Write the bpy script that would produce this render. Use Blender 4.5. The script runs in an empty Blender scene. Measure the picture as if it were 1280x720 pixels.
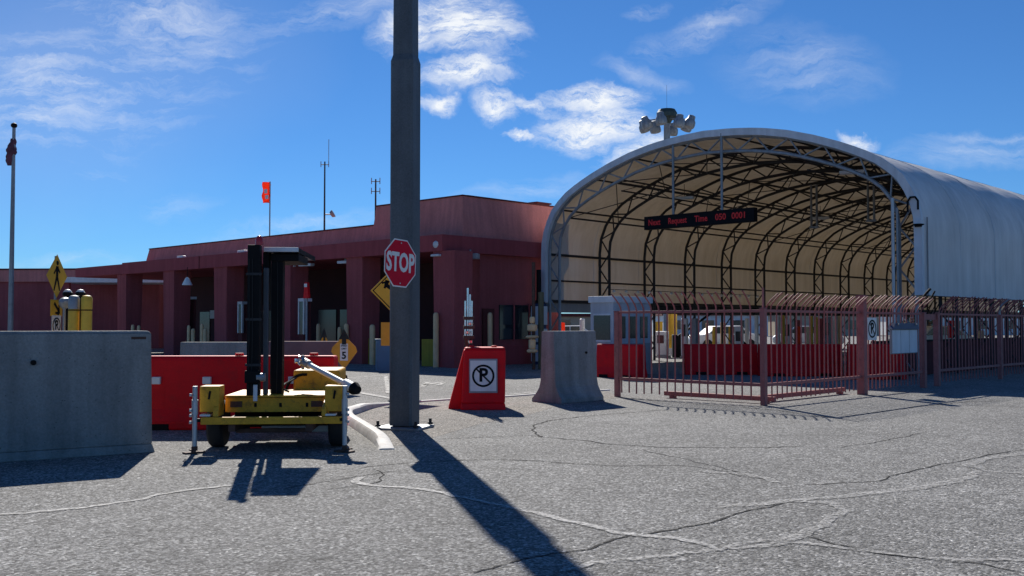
import bpy, bmesh, math, random
from mathutils import Vector, Matrix, noise as mnoise
R = math.radians
random.seed(7)
scene = bpy.context.scene
COL = scene.collection
F = 1280.0; HZ = 406.0; EYE = 1.5
PITCH = math.atan((HZ - 360) / F)
SUN_EL = 34.0; SUN_AZ = -12.0     # azimuth measured from +Y towards +X

# ---------------------------------------------------------------- photo geometry -> metres
def ray(px, py):
    X = (px - 640) / F; Y = (360 - py) / F
    return Vector((X, math.cos(PITCH) - Y * math.sin(PITCH), Y * math.cos(PITCH) + math.sin(PITCH)))
def G(px, py):
    d = ray(px, py); t = -EYE / d.z
    return Vector((d.x * t, d.y * t, 0))
def at(px, py, yd):
    d = ray(px, py); t = yd / d.y
    return Vector((d.x * t, yd, EYE + d.z * t))
def Z(py, yd, px=640): return at(px, py, yd).z
U = Vector((.7247, -.689, 0)); A = Vector((.689, .7247, 0))
YAW = math.atan2(-.689, .7247)

# ---------------------------------------------------------------- materials
def mat(name, rgb, rough=.6, metal=0, var=.25, scale=3.0, bump=.0, bscale=60, streak=0, emis=None, spec=.5, dirt=None, dirt_amt=.0, fine=0):
    m = bpy.data.materials.new(name); m.use_nodes = True
    nt = m.node_tree; N = nt.nodes; L = nt.links
    b = N['Principled BSDF']
    b.inputs['Roughness'].default_value = rough; b.inputs['Metallic'].default_value = metal
    b.inputs['Specular IOR Level'].default_value = spec
    geo = N.new('ShaderNodeNewGeometry')
    n1 = N.new('ShaderNodeTexNoise'); n1.inputs['Scale'].default_value = scale; n1.inputs['Detail'].default_value = 6; n1.inputs['Roughness'].default_value = .65
    L.new(geo.outputs['Position'], n1.inputs['Vector'])
    mr = N.new('ShaderNodeMapRange'); mr.inputs[1].default_value = .3; mr.inputs[2].default_value = .7
    mr.inputs[3].default_value = 1 - var; mr.inputs[4].default_value = 1 + var * .6
    L.new(n1.outputs['Fac'], mr.inputs[0])
    val = mr.outputs[0]
    if fine:
        nf = N.new('ShaderNodeTexNoise'); nf.inputs['Scale'].default_value = scale * 18; nf.inputs['Detail'].default_value = 3
        L.new(geo.outputs['Position'], nf.inputs['Vector'])
        mf = N.new('ShaderNodeMapRange'); mf.inputs[1].default_value = .3; mf.inputs[2].default_value = .7; mf.inputs[3].default_value = 1 - fine; mf.inputs[4].default_value = 1 + fine
        L.new(nf.outputs['Fac'], mf.inputs[0])
        mu = N.new('ShaderNodeMath'); mu.operation = 'MULTIPLY'; L.new(val, mu.inputs[0]); L.new(mf.outputs[0], mu.inputs[1]); val = mu.outputs[0]
    if streak:
        mp = N.new('ShaderNodeMapping'); mp.inputs['Scale'].default_value = (1, 1, .06)
        L.new(geo.outputs['Position'], mp.inputs['Vector'])
        n2 = N.new('ShaderNodeTexNoise'); n2.inputs['Scale'].default_value = 5; n2.inputs['Detail'].default_value = 5
        L.new(mp.outputs[0], n2.inputs['Vector'])
        m2 = N.new('ShaderNodeMapRange'); m2.inputs[1].default_value = .35; m2.inputs[2].default_value = .65; m2.inputs[3].default_value = 1 - streak; m2.inputs[4].default_value = 1 + streak * .3
        L.new(n2.outputs['Fac'], m2.inputs[0])
        mu = N.new('ShaderNodeMath'); mu.operation = 'MULTIPLY'; L.new(val, mu.inputs[0]); L.new(m2.outputs[0], mu.inputs[1]); val = mu.outputs[0]
    vm = N.new('ShaderNodeVectorMath'); vm.operation = 'SCALE'; vm.inputs[0].default_value = rgb
    L.new(val, vm.inputs['Scale'])
    out = vm.outputs[0]
    if dirt:
        n3 = N.new('ShaderNodeTexNoise'); n3.inputs['Scale'].default_value = scale * 2.3; n3.inputs['Detail'].default_value = 8; n3.inputs['Roughness'].default_value = .7
        L.new(geo.outputs['Position'], n3.inputs['Vector'])
        m3 = N.new('ShaderNodeMapRange'); m3.inputs[1].default_value = .52; m3.inputs[2].default_value = .68; m3.inputs[3].default_value = 0; m3.inputs[4].default_value = dirt_amt
        L.new(n3.outputs['Fac'], m3.inputs[0])
        mx = N.new('ShaderNodeMix'); mx.data_type = 'RGBA'; L.new(m3.outputs[0], mx.inputs[0]); L.new(out, mx.inputs[6]); mx.inputs[7].default_value = (*dirt, 1)
        out = mx.outputs[2]
    L.new(out, b.inputs['Base Color'])
    if bump:
        nb = N.new('ShaderNodeTexNoise'); nb.inputs['Scale'].default_value = bscale; nb.inputs['Detail'].default_value = 4
        L.new(geo.outputs['Position'], nb.inputs['Vector'])
        bp = N.new('ShaderNodeBump'); bp.inputs['Strength'].default_value = bump; bp.inputs['Distance'].default_value = .02
        L.new(nb.outputs['Fac'], bp.inputs['Height']); L.new(bp.outputs[0], b.inputs['Normal'])
    if emis:
        b.inputs['Emission Color'].default_value = (*emis[0], 1); b.inputs['Emission Strength'].default_value = emis[1]
    return m
M = {}
M['concrete'] = mat('concrete', (.30, .30, .29), .9, var=.22, scale=2.2, bump=.5, bscale=45, streak=.22, fine=.12, spec=.2)
M['concrete_light'] = mat('concrete_light', (.42, .41, .38), .9, var=.2, scale=2.5, bump=.4, bscale=45, streak=.15, fine=.1, spec=.2)
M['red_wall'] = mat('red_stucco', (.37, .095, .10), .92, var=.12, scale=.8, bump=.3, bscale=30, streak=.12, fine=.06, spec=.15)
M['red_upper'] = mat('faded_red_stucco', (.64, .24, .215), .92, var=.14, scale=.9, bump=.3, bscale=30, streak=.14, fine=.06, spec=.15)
M['red_dark'] = mat('dark_red_panel', (.13, .035, .035), .85, var=.15, scale=1.2, streak=.1, spec=.2)
M['red_trim'] = mat('red_fascia', (.36, .075, .085), .8, var=.12, scale=1.2, streak=.12, spec=.2)
M['plastic_red'] = mat('red_plastic', (.74, .010, .016), .55, var=.12, scale=3, fine=.05, dirt=(.35, .03, .03), dirt_amt=.3, spec=.15)
M['fence_red'] = mat('mauve_painted_steel', (.37, .125, .115), .6, var=.2, scale=6, fine=.08, dirt=(.16, .06, .05), dirt_amt=.6, spec=.4)
M['yellow_machine'] = mat('weathered_yellow_paint', (.74, .37, .03), .55, var=.2, scale=5, fine=.1, dirt=(.16, .07, .03), dirt_amt=.7, spec=.25)
M['yellow_sign'] = mat('yellow_sign_sheet', (.75, .42, .025), .5, var=.1, scale=4)
M['amber_sign'] = mat('amber_sign_sheet', (.75, .33, .015), .5, var=.1, scale=4)
M['yellow_bollard'] = mat('yellow_bollard_paint', (.80, .48, .04), .55, var=.2, scale=4, streak=.2)
M['cream_bollard'] = mat('cream_bollard_paint', (.90, .60, .32), .6, var=.15, scale=4, streak=.2)
M['olive'] = mat('olive_yellow_paint', (.40, .30, .03), .8, var=.2, scale=2, streak=.2)
M['black'] = mat('black_paint', (.007, .007, .008), .65, var=.2, scale=5, spec=.15)
M['rubber'] = mat('rubber', (.02, .02, .02), .85, var=.3, scale=8)
M['steel'] = mat('galvanised_steel', (.30, .32, .34), .5, metal=.35, var=.2, scale=5, streak=.2, bump=.1, bscale=20, fine=.1)
M['pole_steel'] = mat('grey_pole_steel', (.105, .12, .135), .62, metal=.1, var=.16, scale=2.5, streak=.22, fine=.16, bump=.15, bscale=30)
M['truss_steel'] = mat('truss_steel', (.035, .035, .038), .6, metal=0, var=.2, scale=3, spec=.25)
M['galv_light'] = mat('light_galvanised_steel', (.5, .52, .54), .45, metal=.5, var=.15, scale=4)
M['chrome'] = mat('shiny_metal', (.7, .72, .75), .2, metal=.9, var=.15, scale=6)
M['white'] = mat('white_paint', (.78, .78, .76), .5, var=.08, scale=3, streak=.08)
M['white_panel'] = mat('white_panel', (.66, .70, .74), .6, var=.1, scale=2, streak=.12)
M['grey_panel'] = mat('grey_panel', (.32, .32, .33), .7, var=.15, scale=2, streak=.12)
M['bluegrey'] = mat('bluegrey_panel', (.12, .19, .28), .6, var=.15, scale=2)
M['glass'] = mat('dark_glass', (.02, .025, .03), .12, var=.1, scale=1, spec=.8)
M['pane_pale'] = mat('pale_window_pane', (.42, .42, .42), .3, var=.15, scale=1.5)
M['stop_red'] = mat('red_sign_sheet', (.62, .010, .035), .6, var=.06, scale=6, spec=.12)
M['red_light'] = mat('red_lens', (.45, .02, .03), .25, var=.05)
M['orange'] = mat('orange_cloth', (.85, .13, .04), .8, var=.1)
def orange_cloth():
    m = M['orange']; nt = m.node_tree; N = nt.nodes; L = nt.links; b = N['Principled BSDF']
    t = N.new('ShaderNodeBsdfTranslucent'); t.inputs['Color'].default_value = (.95, .16, .06, 1); x = N.new('ShaderNodeMixShader'); x.inputs[0].default_value = .6
    L.new(b.outputs[0], x.inputs[1]); L.new(t.outputs[0], x.inputs[2]); L.new(x.outputs[0], N['Material Output'].inputs['Surface'])
orange_cloth()
M['navy'] = mat('navy_cloth', (.06, .05, .10), .9, var=.2)
M['flag_red'] = mat('flag_cloth', (.14, .05, .08), .9, var=.5, scale=3)
M['led'] = mat('red_led_letters', (.25, .01, .01), .5, emis=((1, .01, .01), .05))
M['rust'] = mat('brown_rust', (.10, .05, .035), .8, var=.4, scale=8)
M['blue_dark'] = mat('dark_blue_paint', (.03, .06, .14), .5, var=.1)
M['leaf'] = mat('leaf', (.05, .075, .03), .7, var=.5, scale=2)
M['bark'] = mat('bark', (.10, .07, .05), .9, var=.3, scale=5)
M['kerb_white'] = mat('kerb_white_paint', (.62, .60, .565), .75, var=.22, scale=3, fine=.08, dirt=(.35, .30, .27), dirt_amt=.6)
M['paint_line'] = mat('worn_road_paint', (.46, .45, .43), .8, var=.3, scale=5, fine=.15, dirt=(.2, .2, .19), dirt_amt=.8)
M['seal'] = mat('pale_crack_sealant', (.52, .51, .49), .8, var=.25, scale=3, fine=.15, dirt=(.17, .17, .16), dirt_amt=.8)
M['seal_faint'] = mat('faint_crack_sealant', (.46, .45, .43), .85, var=.2, scale=3, fine=.2)
M['crack'] = mat('dark_crack', (.035, .034, .033), .95, var=.4, scale=6, spec=.1)
M['tan_build'] = mat('tan_stucco', (.45, .38, .28), .9, var=.12, scale=1)
M['glow_white'] = mat('white_diffuser', (.75, .75, .72), .4, var=.03)

def pits(m):
    nt = m.node_tree; N = nt.nodes; L = nt.links; b = N['Principled BSDF']
    geo = N.new('ShaderNodeNewGeometry'); v = N.new('ShaderNodeTexVoronoi'); v.inputs['Scale'].default_value = 14; L.new(geo.outputs['Position'], v.inputs['Vector'])
    r = N.new('ShaderNodeMapRange'); r.inputs[1].default_value = .06; r.inputs[2].default_value = .12; r.inputs[3].default_value = .45; r.inputs[4].default_value = 1; L.new(v.outputs['Distance'], r.inputs[0])
    n = N.new('ShaderNodeTexNoise'); n.inputs['Scale'].default_value = 1.1; n.inputs['Detail'].default_value = 7; n.inputs['Roughness'].default_value = .75; L.new(geo.outputs['Position'], n.inputs['Vector'])
    r2 = N.new('ShaderNodeMapRange'); r2.inputs[1].default_value = .5; r2.inputs[2].default_value = .66; r2.inputs[3].default_value = 1.05; r2.inputs[4].default_value = .72; L.new(n.outputs['Fac'], r2.inputs[0])
    mu = N.new('ShaderNodeMath'); mu.operation = 'MULTIPLY'; L.new(r.outputs[0], mu.inputs[0]); L.new(r2.outputs[0], mu.inputs[1])
    old = b.inputs['Base Color'].links[0].from_socket; sc = N.new('ShaderNodeVectorMath'); sc.operation = 'SCALE'; L.new(old, sc.inputs[0]); L.new(mu.outputs[0], sc.inputs['Scale']); L.new(sc.outputs[0], b.inputs['Base Color'])
pits(M['concrete']); pits(M['concrete_light'])
def fabric_material():
    m = bpy.data.materials.new('tent_fabric'); m.use_nodes = True
    nt = m.node_tree; N = nt.nodes; L = nt.links
    b = N['Principled BSDF']; out = N['Material Output']
    b.inputs['Roughness'].default_value = .55
    geo = N.new('ShaderNodeNewGeometry')
    mp = N.new('ShaderNodeMapping'); mp.inputs['Scale'].default_value = (1, 1, .12)
    L.new(geo.outputs['Position'], mp.inputs['Vector'])
    n = N.new('ShaderNodeTexNoise'); n.inputs['Scale'].default_value = 2.2; n.inputs['Detail'].default_value = 8; n.inputs['Roughness'].default_value = .65
    L.new(mp.outputs[0], n.inputs['Vector'])
    n2 = N.new('ShaderNodeTexNoise'); n2.inputs['Scale'].default_value = .55; n2.inputs['Detail'].default_value = 5
    L.new(geo.outputs['Position'], n2.inputs['Vector'])
    cr = N.new('ShaderNodeValToRGB'); cr.color_ramp.elements[0].position = .32; cr.color_ramp.elements[0].color = (.52, .51, .49, 1)
    cr.color_ramp.elements[1].position = .62; cr.color_ramp.elements[1].color = (.80, .78, .75, 1)
    mx = N.new('ShaderNodeMath'); mx.operation = 'MULTIPLY_ADD'; mx.inputs[1].default_value = .6
    ad = N.new('ShaderNodeMath'); ad.operation = 'MULTIPLY'; ad.inputs[1].default_value = .4
    L.new(n2.outputs['Fac'], ad.inputs[0]); L.new(n.outputs['Fac'], mx.inputs[0]); L.new(ad.outputs[0], mx.inputs[2])
    L.new(mx.outputs[0], cr.inputs[0]); L.new(cr.outputs[0], b.inputs['Base Color'])
    t = N.new('ShaderNodeBsdfTranslucent'); t.inputs['Color'].default_value = (.60, .42, .22, 1)
    ms = N.new('ShaderNodeMixShader'); ms.inputs[0].default_value = .065
    L.new(b.outputs[0], ms.inputs[1]); L.new(t.outputs[0], ms.inputs[2]); L.new(ms.outputs[0], out.inputs['Surface'])
    nb = N.new('ShaderNodeTexNoise'); nb.inputs['Scale'].default_value = 1.3; nb.inputs['Detail'].default_value = 3
    L.new(mp.outputs[0], nb.inputs['Vector'])
    bp = N.new('ShaderNodeBump'); bp.inputs['Strength'].default_value = .5; bp.inputs['Distance'].default_value = .08
    L.new(nb.outputs['Fac'], bp.inputs['Height']); L.new(bp.outputs[0], b.inputs['Normal'])
    return m
M['fabric'] = fabric_material()

def ground_material(name='worn_asphalt', tone=1.0, warm=0.0):
    m = bpy.data.materials.new(name); m.use_nodes = True
    nt = m.node_tree; N = nt.nodes; L = nt.links
    b = N['Principled BSDF']; b.inputs['Roughness'].default_value = .88; b.inputs['Specular IOR Level'].default_value = .25
    geo = N.new('ShaderNodeNewGeometry')
    def tex(kind, sc, **k):
        t = N.new(kind); t.inputs['Scale'].default_value = sc
        for a, v in k.items(): t.inputs[a].default_value = v
        L.new(geo.outputs['Position'], t.inputs['Vector']); return t
    def mth(op, a, b2, c=None):
        n = N.new('ShaderNodeMath'); n.operation = op
        for i, v in enumerate((a, b2, c)):
            if v is None: continue
            if isinstance(v, (int, float)): n.inputs[i].default_value = v
            else: L.new(v, n.inputs[i])
        return n.outputs[0]
    def rng(s, a, b2, c, d):
        n = N.new('ShaderNodeMapRange'); L.new(s, n.inputs[0])
        for i, v in enumerate((a, b2, c, d)): n.inputs[i + 1].default_value = v
        return n.outputs[0]
    v1 = tex('ShaderNodeTexVoronoi', 52); v2 = tex('ShaderNodeTexVoronoi', 30)
    n1 = tex('ShaderNodeTexNoise', 45, Detail=5, Roughness=.7)
    n2 = tex('ShaderNodeTexNoise', .35, Detail=6, Roughness=.6)
    n3 = tex('ShaderNodeTexNoise', 2.2, Detail=6, Roughness=.65)
    sep = N.new('ShaderNodeSeparateColor'); L.new(v1.outputs['Color'], sep.inputs[0])
    sep2 = N.new('ShaderNodeSeparateColor'); L.new(v2.outputs['Color'], sep2.inputs[0])
    a = mth('ADD', rng(sep.outputs[0], 0, 1, .36, 1.22), rng(sep.outputs[1], .80, .93, 0, .95))
    c = rng(sep2.outputs[1], .0, 1, .70, 1.30)
    d = rng(n1.outputs['Fac'], .3, .7, .40, 1.60)
    n4 = tex('ShaderNodeTexNoise', .9, Detail=4, Roughness=.55, Distortion=1.5)
    st = rng(n4.outputs['Fac'], .56, .70, 1.0, .80)
    e = mth('MULTIPLY', rng(n2.outputs['Fac'], .3, .7, .80, 1.16), st)
    g = rng(n3.outputs['Fac'], .3, .7, .88, 1.1)
    val = mth('MULTIPLY', mth('MULTIPLY', mth('MULTIPLY', a, c), mth('MULTIPLY', d, e)), g)
    vm = N.new('ShaderNodeVectorMath'); vm.operation = 'SCALE'; vm.inputs[0].default_value = (.248 * tone * (1 + warm), .243 * tone, .232 * tone * (1 - warm))
    L.new(val, vm.inputs['Scale']); L.new(vm.outputs[0], b.inputs['Base Color'])
    h = mth('MULTIPLY_ADD', v1.outputs['Distance'], -.8, mth('MULTIPLY', n1.outputs['Fac'], 1.2))
    bp = N.new('ShaderNodeBump'); bp.inputs['Strength'].default_value = .9; bp.inputs['Distance'].default_value = .012
    L.new(h, bp.inputs['Height']); L.new(bp.outputs[0], b.inputs['Normal'])
    return m
M['ground'] = ground_material()
M['island'] = ground_material('worn_concrete', 1.05, .07)

def patchy(m, lo, hi, sc):
    nt = m.node_tree; N = nt.nodes; L = nt.links; b = N['Principled BSDF']
    geo = N.new('ShaderNodeNewGeometry'); n = N.new('ShaderNodeTexNoise'); n.inputs['Scale'].default_value = sc; n.inputs['Detail'].default_value = 7; n.inputs['Roughness'].default_value = .75
    L.new(geo.outputs['Position'], n.inputs['Vector'])
    r = N.new('ShaderNodeMapRange'); r.inputs[1].default_value = lo; r.inputs[2].default_value = hi; L.new(n.outputs['Fac'], r.inputs[0]); L.new(r.outputs[0], b.inputs['Alpha'])
patchy(M['seal'], .36, .60, 26); patchy(M['seal_faint'], .42, .62, 30); patchy(M['crack'], .34, .50, 12); patchy(M['paint_line'], .38, .56, 8)
# ---------------------------------------------------------------- mesh helpers
class MB:
    def __init__(s): s.v = []; s.f = []
    def add(s, vs, fs, mtx=None):
        o = len(s.v)
        for v in vs:
            v = Vector(v)
            if mtx is not None: v = mtx @ v
            s.v.append(v)
        for f in fs: s.f.append([i + o for i in f])
        return s
    def box(s, x0, x1, y0, y1, z0, z1, mtx=None):
        vs = [(x0, y0, z0), (x1, y0, z0), (x1, y1, z0), (x0, y1, z0), (x0, y0, z1), (x1, y0, z1), (x1, y1, z1), (x0, y1, z1)]
        return s.add(vs, [(3, 2, 1, 0), (4, 5, 6, 7), (0, 1, 5, 4), (1, 2, 6, 5), (2, 3, 7, 6), (3, 0, 4, 7)], mtx)
    def frustum(s, b, t, z0, z1, mtx=None):   # b,t = (x0,x1,y0,y1)
        vs = [(b[0], b[2], z0), (b[1], b[2], z0), (b[1], b[3], z0), (b[0], b[3], z0), (t[0], t[2], z1), (t[1], t[2], z1), (t[1], t[3], z1), (t[0], t[3], z1)]
        return s.add(vs, [(3, 2, 1, 0), (4, 5, 6, 7), (0, 1, 5, 4), (1, 2, 6, 5), (2, 3, 7, 6), (3, 0, 4, 7)], mtx)
    def tube(s, p0, p1, r, n=10, r1=None, mtx=None):
        p0 = Vector(p0); p1 = Vector(p1); r1 = r if r1 is None else r1
        d = (p1 - p0).normalized(); up = Vector((0, 0, 1)) if abs(d.z) < .95 else Vector((1, 0, 0))
        a = d.cross(up).normalized(); b = a.cross(d)
        vs = []
        for p, rr in ((p0, r), (p1, r1)):
            for i in range(n):
                t = 2 * math.pi * i / n + math.pi / n
                vs.append(p + a * math.cos(t) * rr + b * math.sin(t) * rr)
        fs = [(i, (i + 1) % n, n + (i + 1) % n, n + i) for i in range(n)]
        fs += [tuple(range(n))[::-1], tuple(range(n, 2 * n))]
        return s.add(vs, fs, mtx)
    def path(s, pts, r, n=8, mtx=None):
        pts = [Vector(p) for p in pts]; vs = []; fs = []
        for k, p in enumerate(pts):
            d = (pts[min(k + 1, len(pts) - 1)] - pts[max(k - 1, 0)]).normalized()
            up = Vector((0, 0, 1)) if abs(d.z) < .9 else Vector((1, 0, 0))
            if k == 0: a = d.cross(up).normalized()
            else: a = (a - d * a.dot(d)).normalized()
            b = a.cross(d)
            for i in range(n):
                t = 2 * math.pi * i / n + math.pi / n
                vs.append(p + a * math.cos(t) * r + b * math.sin(t) * r)
        for k in range(len(pts) - 1):
            for i in range(n):
                fs.append((k * n + i, k * n + (i + 1) % n, (k + 1) * n + (i + 1) % n, (k + 1) * n + i))
        fs += [tuple(range(n))[::-1], tuple(range((len(pts) - 1) * n, len(pts) * n))]
        return s.add(vs, fs, mtx)
    def prism(s, poly, y0, y1, mtx=None):     # poly in (x,z), extruded along y
        n = len(poly)
        vs = [(x, y0, z) for x, z in poly] + [(x, y1, z) for x, z in poly]
        fs = [(i, (i + 1) % n, n + (i + 1) % n, n + i) for i in range(n)] + [tuple(range(n))[::-1], tuple(range(n, 2 * n))]
        return s.add(vs, fs, mtx)
    def lathe(s, prof, n=16, mtx=None):       # prof (r,z)
        vs = []; fs = []
        for r, z in prof:
            for i in range(n):
                t = 2 * math.pi * i / n; vs.append((r * math.cos(t), r * math.sin(t), z))
        for k in range(len(prof) - 1):
            for i in range(n): fs.append((k * n + i, k * n + (i + 1) % n, (k + 1) * n + (i + 1) % n, (k + 1) * n + i))
        fs += [tuple(range(n))[::-1], tuple(range((len(prof) - 1) * n, len(prof) * n))]
        return s.add(vs, fs, mtx)
    def build(s, name, m, parent=None, bevel=0, smooth=False, loc=None, label=None):
        me = bpy.data.meshes.new(name); me.from_pydata([tuple(v) for v in s.v], [], s.f); me.update()
        bm = bmesh.new(); bm.from_mesh(me); bmesh.ops.recalc_face_normals(bm, faces=bm.faces); bm.to_mesh(me); bm.free()
        o = bpy.data.objects.new(name, me); COL.objects.link(o)
        me.materials.append(m if not isinstance(m, str) else M[m])
        if parent is not None: o.parent = parent
        if loc is not None: o.location = loc
        if bevel:
            bv = o.modifiers.new('b', 'BEVEL'); bv.width = bevel; bv.segments = 2; bv.limit_method = 'ANGLE'; bv.angle_limit = R(40)
        if smooth:
            me.polygons.foreach_set('use_smooth', [True] * len(me.polygons))
            bm = bmesh.new(); bm.from_mesh(me)
            for e in bm.edges:
                if len(e.link_faces) == 2 and e.calc_face_angle(0) > R(38): e.smooth = False
            bm.to_mesh(me); bm.free()
        if label: o['label'] = label
        return o
def box(*a): return MB().box(*a)
def tube(*a, **k): return MB().tube(*a, **k)

def thing(name, label, cat, loc=(0, 0, 0), rz=0, group=None):
    o = bpy.data.objects.new(name, None); COL.objects.link(o); o.empty_display_size = .2
    o.location = (loc[0], loc[1], loc[2] if len(loc) > 2 else 0); o.rotation_euler = (0, 0, rz)
    o['label'] = label; o['category'] = cat
    if group: o['group'] = group
    return o
def tag(o, label, cat, group=None):
    o['label'] = label; o['category'] = cat
    if group: o['group'] = group
    return o
def struct(o): o['kind'] = 'structure'; return o
CHILDREN = {}
def dup(root, loc, rz, label, scale=None):
    def cp(o, parent):
        c = o.copy(); COL.objects.link(c); c.parent = parent
        for ch in list(o.children): cp(ch, c)
        return c
    r = cp(root, None); r.location = (loc[0], loc[1], loc[2] if len(loc) > 2 else 0); r.rotation_euler = (0, 0, rz); r['label'] = label
    if scale: r.scale = scale
    return r
def text(name, s, size, m, parent, loc, rot, bold=0.0, xscale=1.0, extrude=.002, align='CENTER', spacing=1.0):
    cu = bpy.data.curves.new(name, 'FONT'); cu.body = s; cu.size = size; cu.offset = bold; cu.extrude = extrude
    cu.align_x = align; cu.align_y = 'CENTER'; cu.space_character = spacing; cu.resolution_u = 3
    t = bpy.data.objects.new(name, cu); COL.objects.link(t)
    bpy.context.view_layer.update()
    me = bpy.data.meshes.new_from_object(t.evaluated_get(bpy.context.evaluated_depsgraph_get()))
    COL.objects.unlink(t); bpy.data.objects.remove(t)
    me.materials.clear(); me.materials.append(M[m])
    o = bpy.data.objects.new(name, me); COL.objects.link(o); o.parent = parent
    o.location = loc; o.rotation_euler = rot; o.scale = (xscale, 1, 1)
    return o
UP = (R(90), 0, 0)      # text/plate standing up facing local -y

# ---------------------------------------------------------------- camera, light, world
cam = bpy.data.cameras.new('camera'); co = bpy.data.objects.new('camera', cam); COL.objects.link(co)
co.location = (0, 0, EYE); co.rotation_euler = (R(90) + PITCH, 0, 0)
cam.sensor_width = 36; cam.lens = 36 * F / 1280; cam.clip_end = 6000; cam.clip_start = .05
scene.camera = co
sun = bpy.data.lights.new('sun', 'SUN'); so = bpy.data.objects.new('sun', sun); COL.objects.link(so)
sun.energy = 5.0; sun.angle = R(.55); sun.color = (1, .95, .87)
sd = Vector((math.sin(R(SUN_AZ)) * math.cos(R(SUN_EL)), math.cos(R(SUN_AZ)) * math.cos(R(SUN_EL)), math.sin(R(SUN_EL))))
so.rotation_euler = sd.to_track_quat('Z', 'Y').to_euler()
w = bpy.data.worlds.new('World'); scene.world = w; w.use_nodes = True
N = w.node_tree.nodes; L = w.node_tree.links
bg = N['Background']; bg.inputs['Strength'].default_value = .058
sky = N.new('ShaderNodeTexSky'); sky.sky_type = 'NISHITA'; sky.sun_disc = False
sky.sun_elevation = R(SUN_EL); sky.sun_rotation = R(SUN_AZ)
sky.air_density = 1.0; sky.dust_density = .05; sky.ozone_density = 3.0; sky.altitude = 1200
tc = N.new('ShaderNodeTexCoord')
sep = N.new('ShaderNodeSeparateXYZ'); L.new(tc.outputs['Generated'], sep.inputs[0])
def mth(op, a, b2=None, c=None, clamp=False):
    n = N.new('ShaderNodeMath'); n.operation = op; n.use_clamp = clamp
    for i, v in enumerate((a, b2, c)):
        if v is None: continue
        if isinstance(v, (int, float)): n.inputs[i].default_value = v
        else: L.new(v, n.inputs[i])
    return n.outputs[0]
ysafe = mth('MAXIMUM', sep.outputs[1], .05)
cu_ = mth('DIVIDE', sep.outputs[0], ysafe); cv_ = mth('DIVIDE', sep.outputs[2], ysafe)
comb = N.new('ShaderNodeCombineXYZ'); L.new(cu_, comb.inputs[0]); L.new(cv_, comb.inputs[1])
nw = N.new('ShaderNodeTexNoise'); nw.inputs['Scale'].default_value = 9; nw.inputs['Detail'].default_value = 6; nw.inputs['Roughness'].default_value = .6
L.new(comb.outputs[0], nw.inputs['Vector'])
sb = N.new('ShaderNodeVectorMath'); sb.operation = 'SUBTRACT'; sb.inputs[1].default_value = (.5, .5, .5); L.new(nw.outputs['Color'], sb.inputs[0])
scl = N.new('ShaderNodeVectorMath'); scl.operation = 'SCALE'; scl.inputs['Scale'].default_value = .07; L.new(sb.outputs[0], scl.inputs[0])
wv = N.new('ShaderNodeVectorMath'); wv.operation = 'ADD'; L.new(comb.outputs[0], wv.inputs[0]); L.new(scl.outputs[0], wv.inputs[1])
def cloud_noise(scale, stretch, rot, rough=.62):
    mp = N.new('ShaderNodeMapping'); mp.inputs['Rotation'].default_value = (0, 0, R(rot)); mp.inputs['Scale'].default_value = (1, stretch, 1)
    L.new(wv.outputs[0], mp.inputs['Vector'])
    n = N.new('ShaderNodeTexNoise'); n.inputs['Scale'].default_value = scale; n.inputs['Detail'].default_value = 9; n.inputs['Roughness'].default_value = rough
    L.new(mp.outputs[0], n.inputs['Vector']); return n.outputs['Fac']
puff = cloud_noise(15, 2.1, 16, .68); wisp = cloud_noise(9, 5, -14, .7); tear = cloud_noise(26, 3.2, 22, .75)
def blob(px, py, rx, ry, rot, amt):
    c = ray(px, py); u0 = c.x / c.y; v0 = c.z / c.y
    mp = N.new('ShaderNodeMapping'); mp.vector_type = 'TEXTURE'
    mp.inputs['Location'].default_value = (u0, v0, 0); mp.inputs['Rotation'].default_value = (0, 0, R(rot)); mp.inputs['Scale'].default_value = (rx / F, ry / F, 1)
    L.new(wv.outputs[0], mp.inputs['Vector'])
    gr = N.new('ShaderNodeTexGradient'); gr.gradient_type = 'SPHERICAL'; L.new(mp.outputs[0], gr.inputs[0])
    return mth('MULTIPLY', gr.outputs['Fac'], amt)
def total(lst):
    t = None
    for b in lst:
        v = blob(*b); t = v if t is None else mth('MAXIMUM', t, v)
    return t
PUFFS = [(580, 25, 110, 70, -20, .95), (525, 30, 70, 60, 30, .75), (580, 95, 85, 32, 5, .95), (622, 132, 45, 26, -20, .85), (546, 131, 32, 18, 0, .8),
         (735, 122, 95, 30, 6, 1.0), (740, 160, 95, 42, 3, 1.05), (790, 190, 70, 34, 20, .9), (655, 168, 28, 8, -10, .8), (1072, 180, 40, 16, -20, .9), (670, 137, 50, 14, -25, .7)]
WISPS = [(60, 110, 300, 120, 5, 1.3), (190, 25, 190, 90, -10, 1.35), (30, 150, 160, 40, -5, 1.2), (410, 12, 190, 30, 8, 1.0), (285, 55, 80, 26, -40, .85), (120, 215, 110, 22, 0, .45), (215, 258, 60, 20, 0, .55),
         (880, 32, 120, 26, 22, 1.0), (830, 55, 60, 12, 15, .8), (805, 90, 75, 16, -18, .85), (810, 6, 40, 12, 15, .9), (1005, 85, 130, 60, -10, .75), (1225, 190, 150, 26, 6, .9), (1240, 168, 110, 10, 4, .95),
         (670, 238, 120, 20, 8, .8), (360, 283, 170, 16, 8, .9), (60, 328, 160, 12, 0, .6), (40, 160, 150, 26, -8, .9), (20, 70, 160, 80, 0, .7)]
pd = total(PUFFS); wd = total(WISPS)
pc = mth('MULTIPLY', mth('SUBTRACT', mth('ADD', mth('MULTIPLY', pd, 1.5), mth('MULTIPLY', puff, 1.9)), 1.14, clamp=True), .95, clamp=True)
pc = mth('MULTIPLY', pc, mth('MULTIPLY', pd, 3.0, clamp=True))
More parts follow.
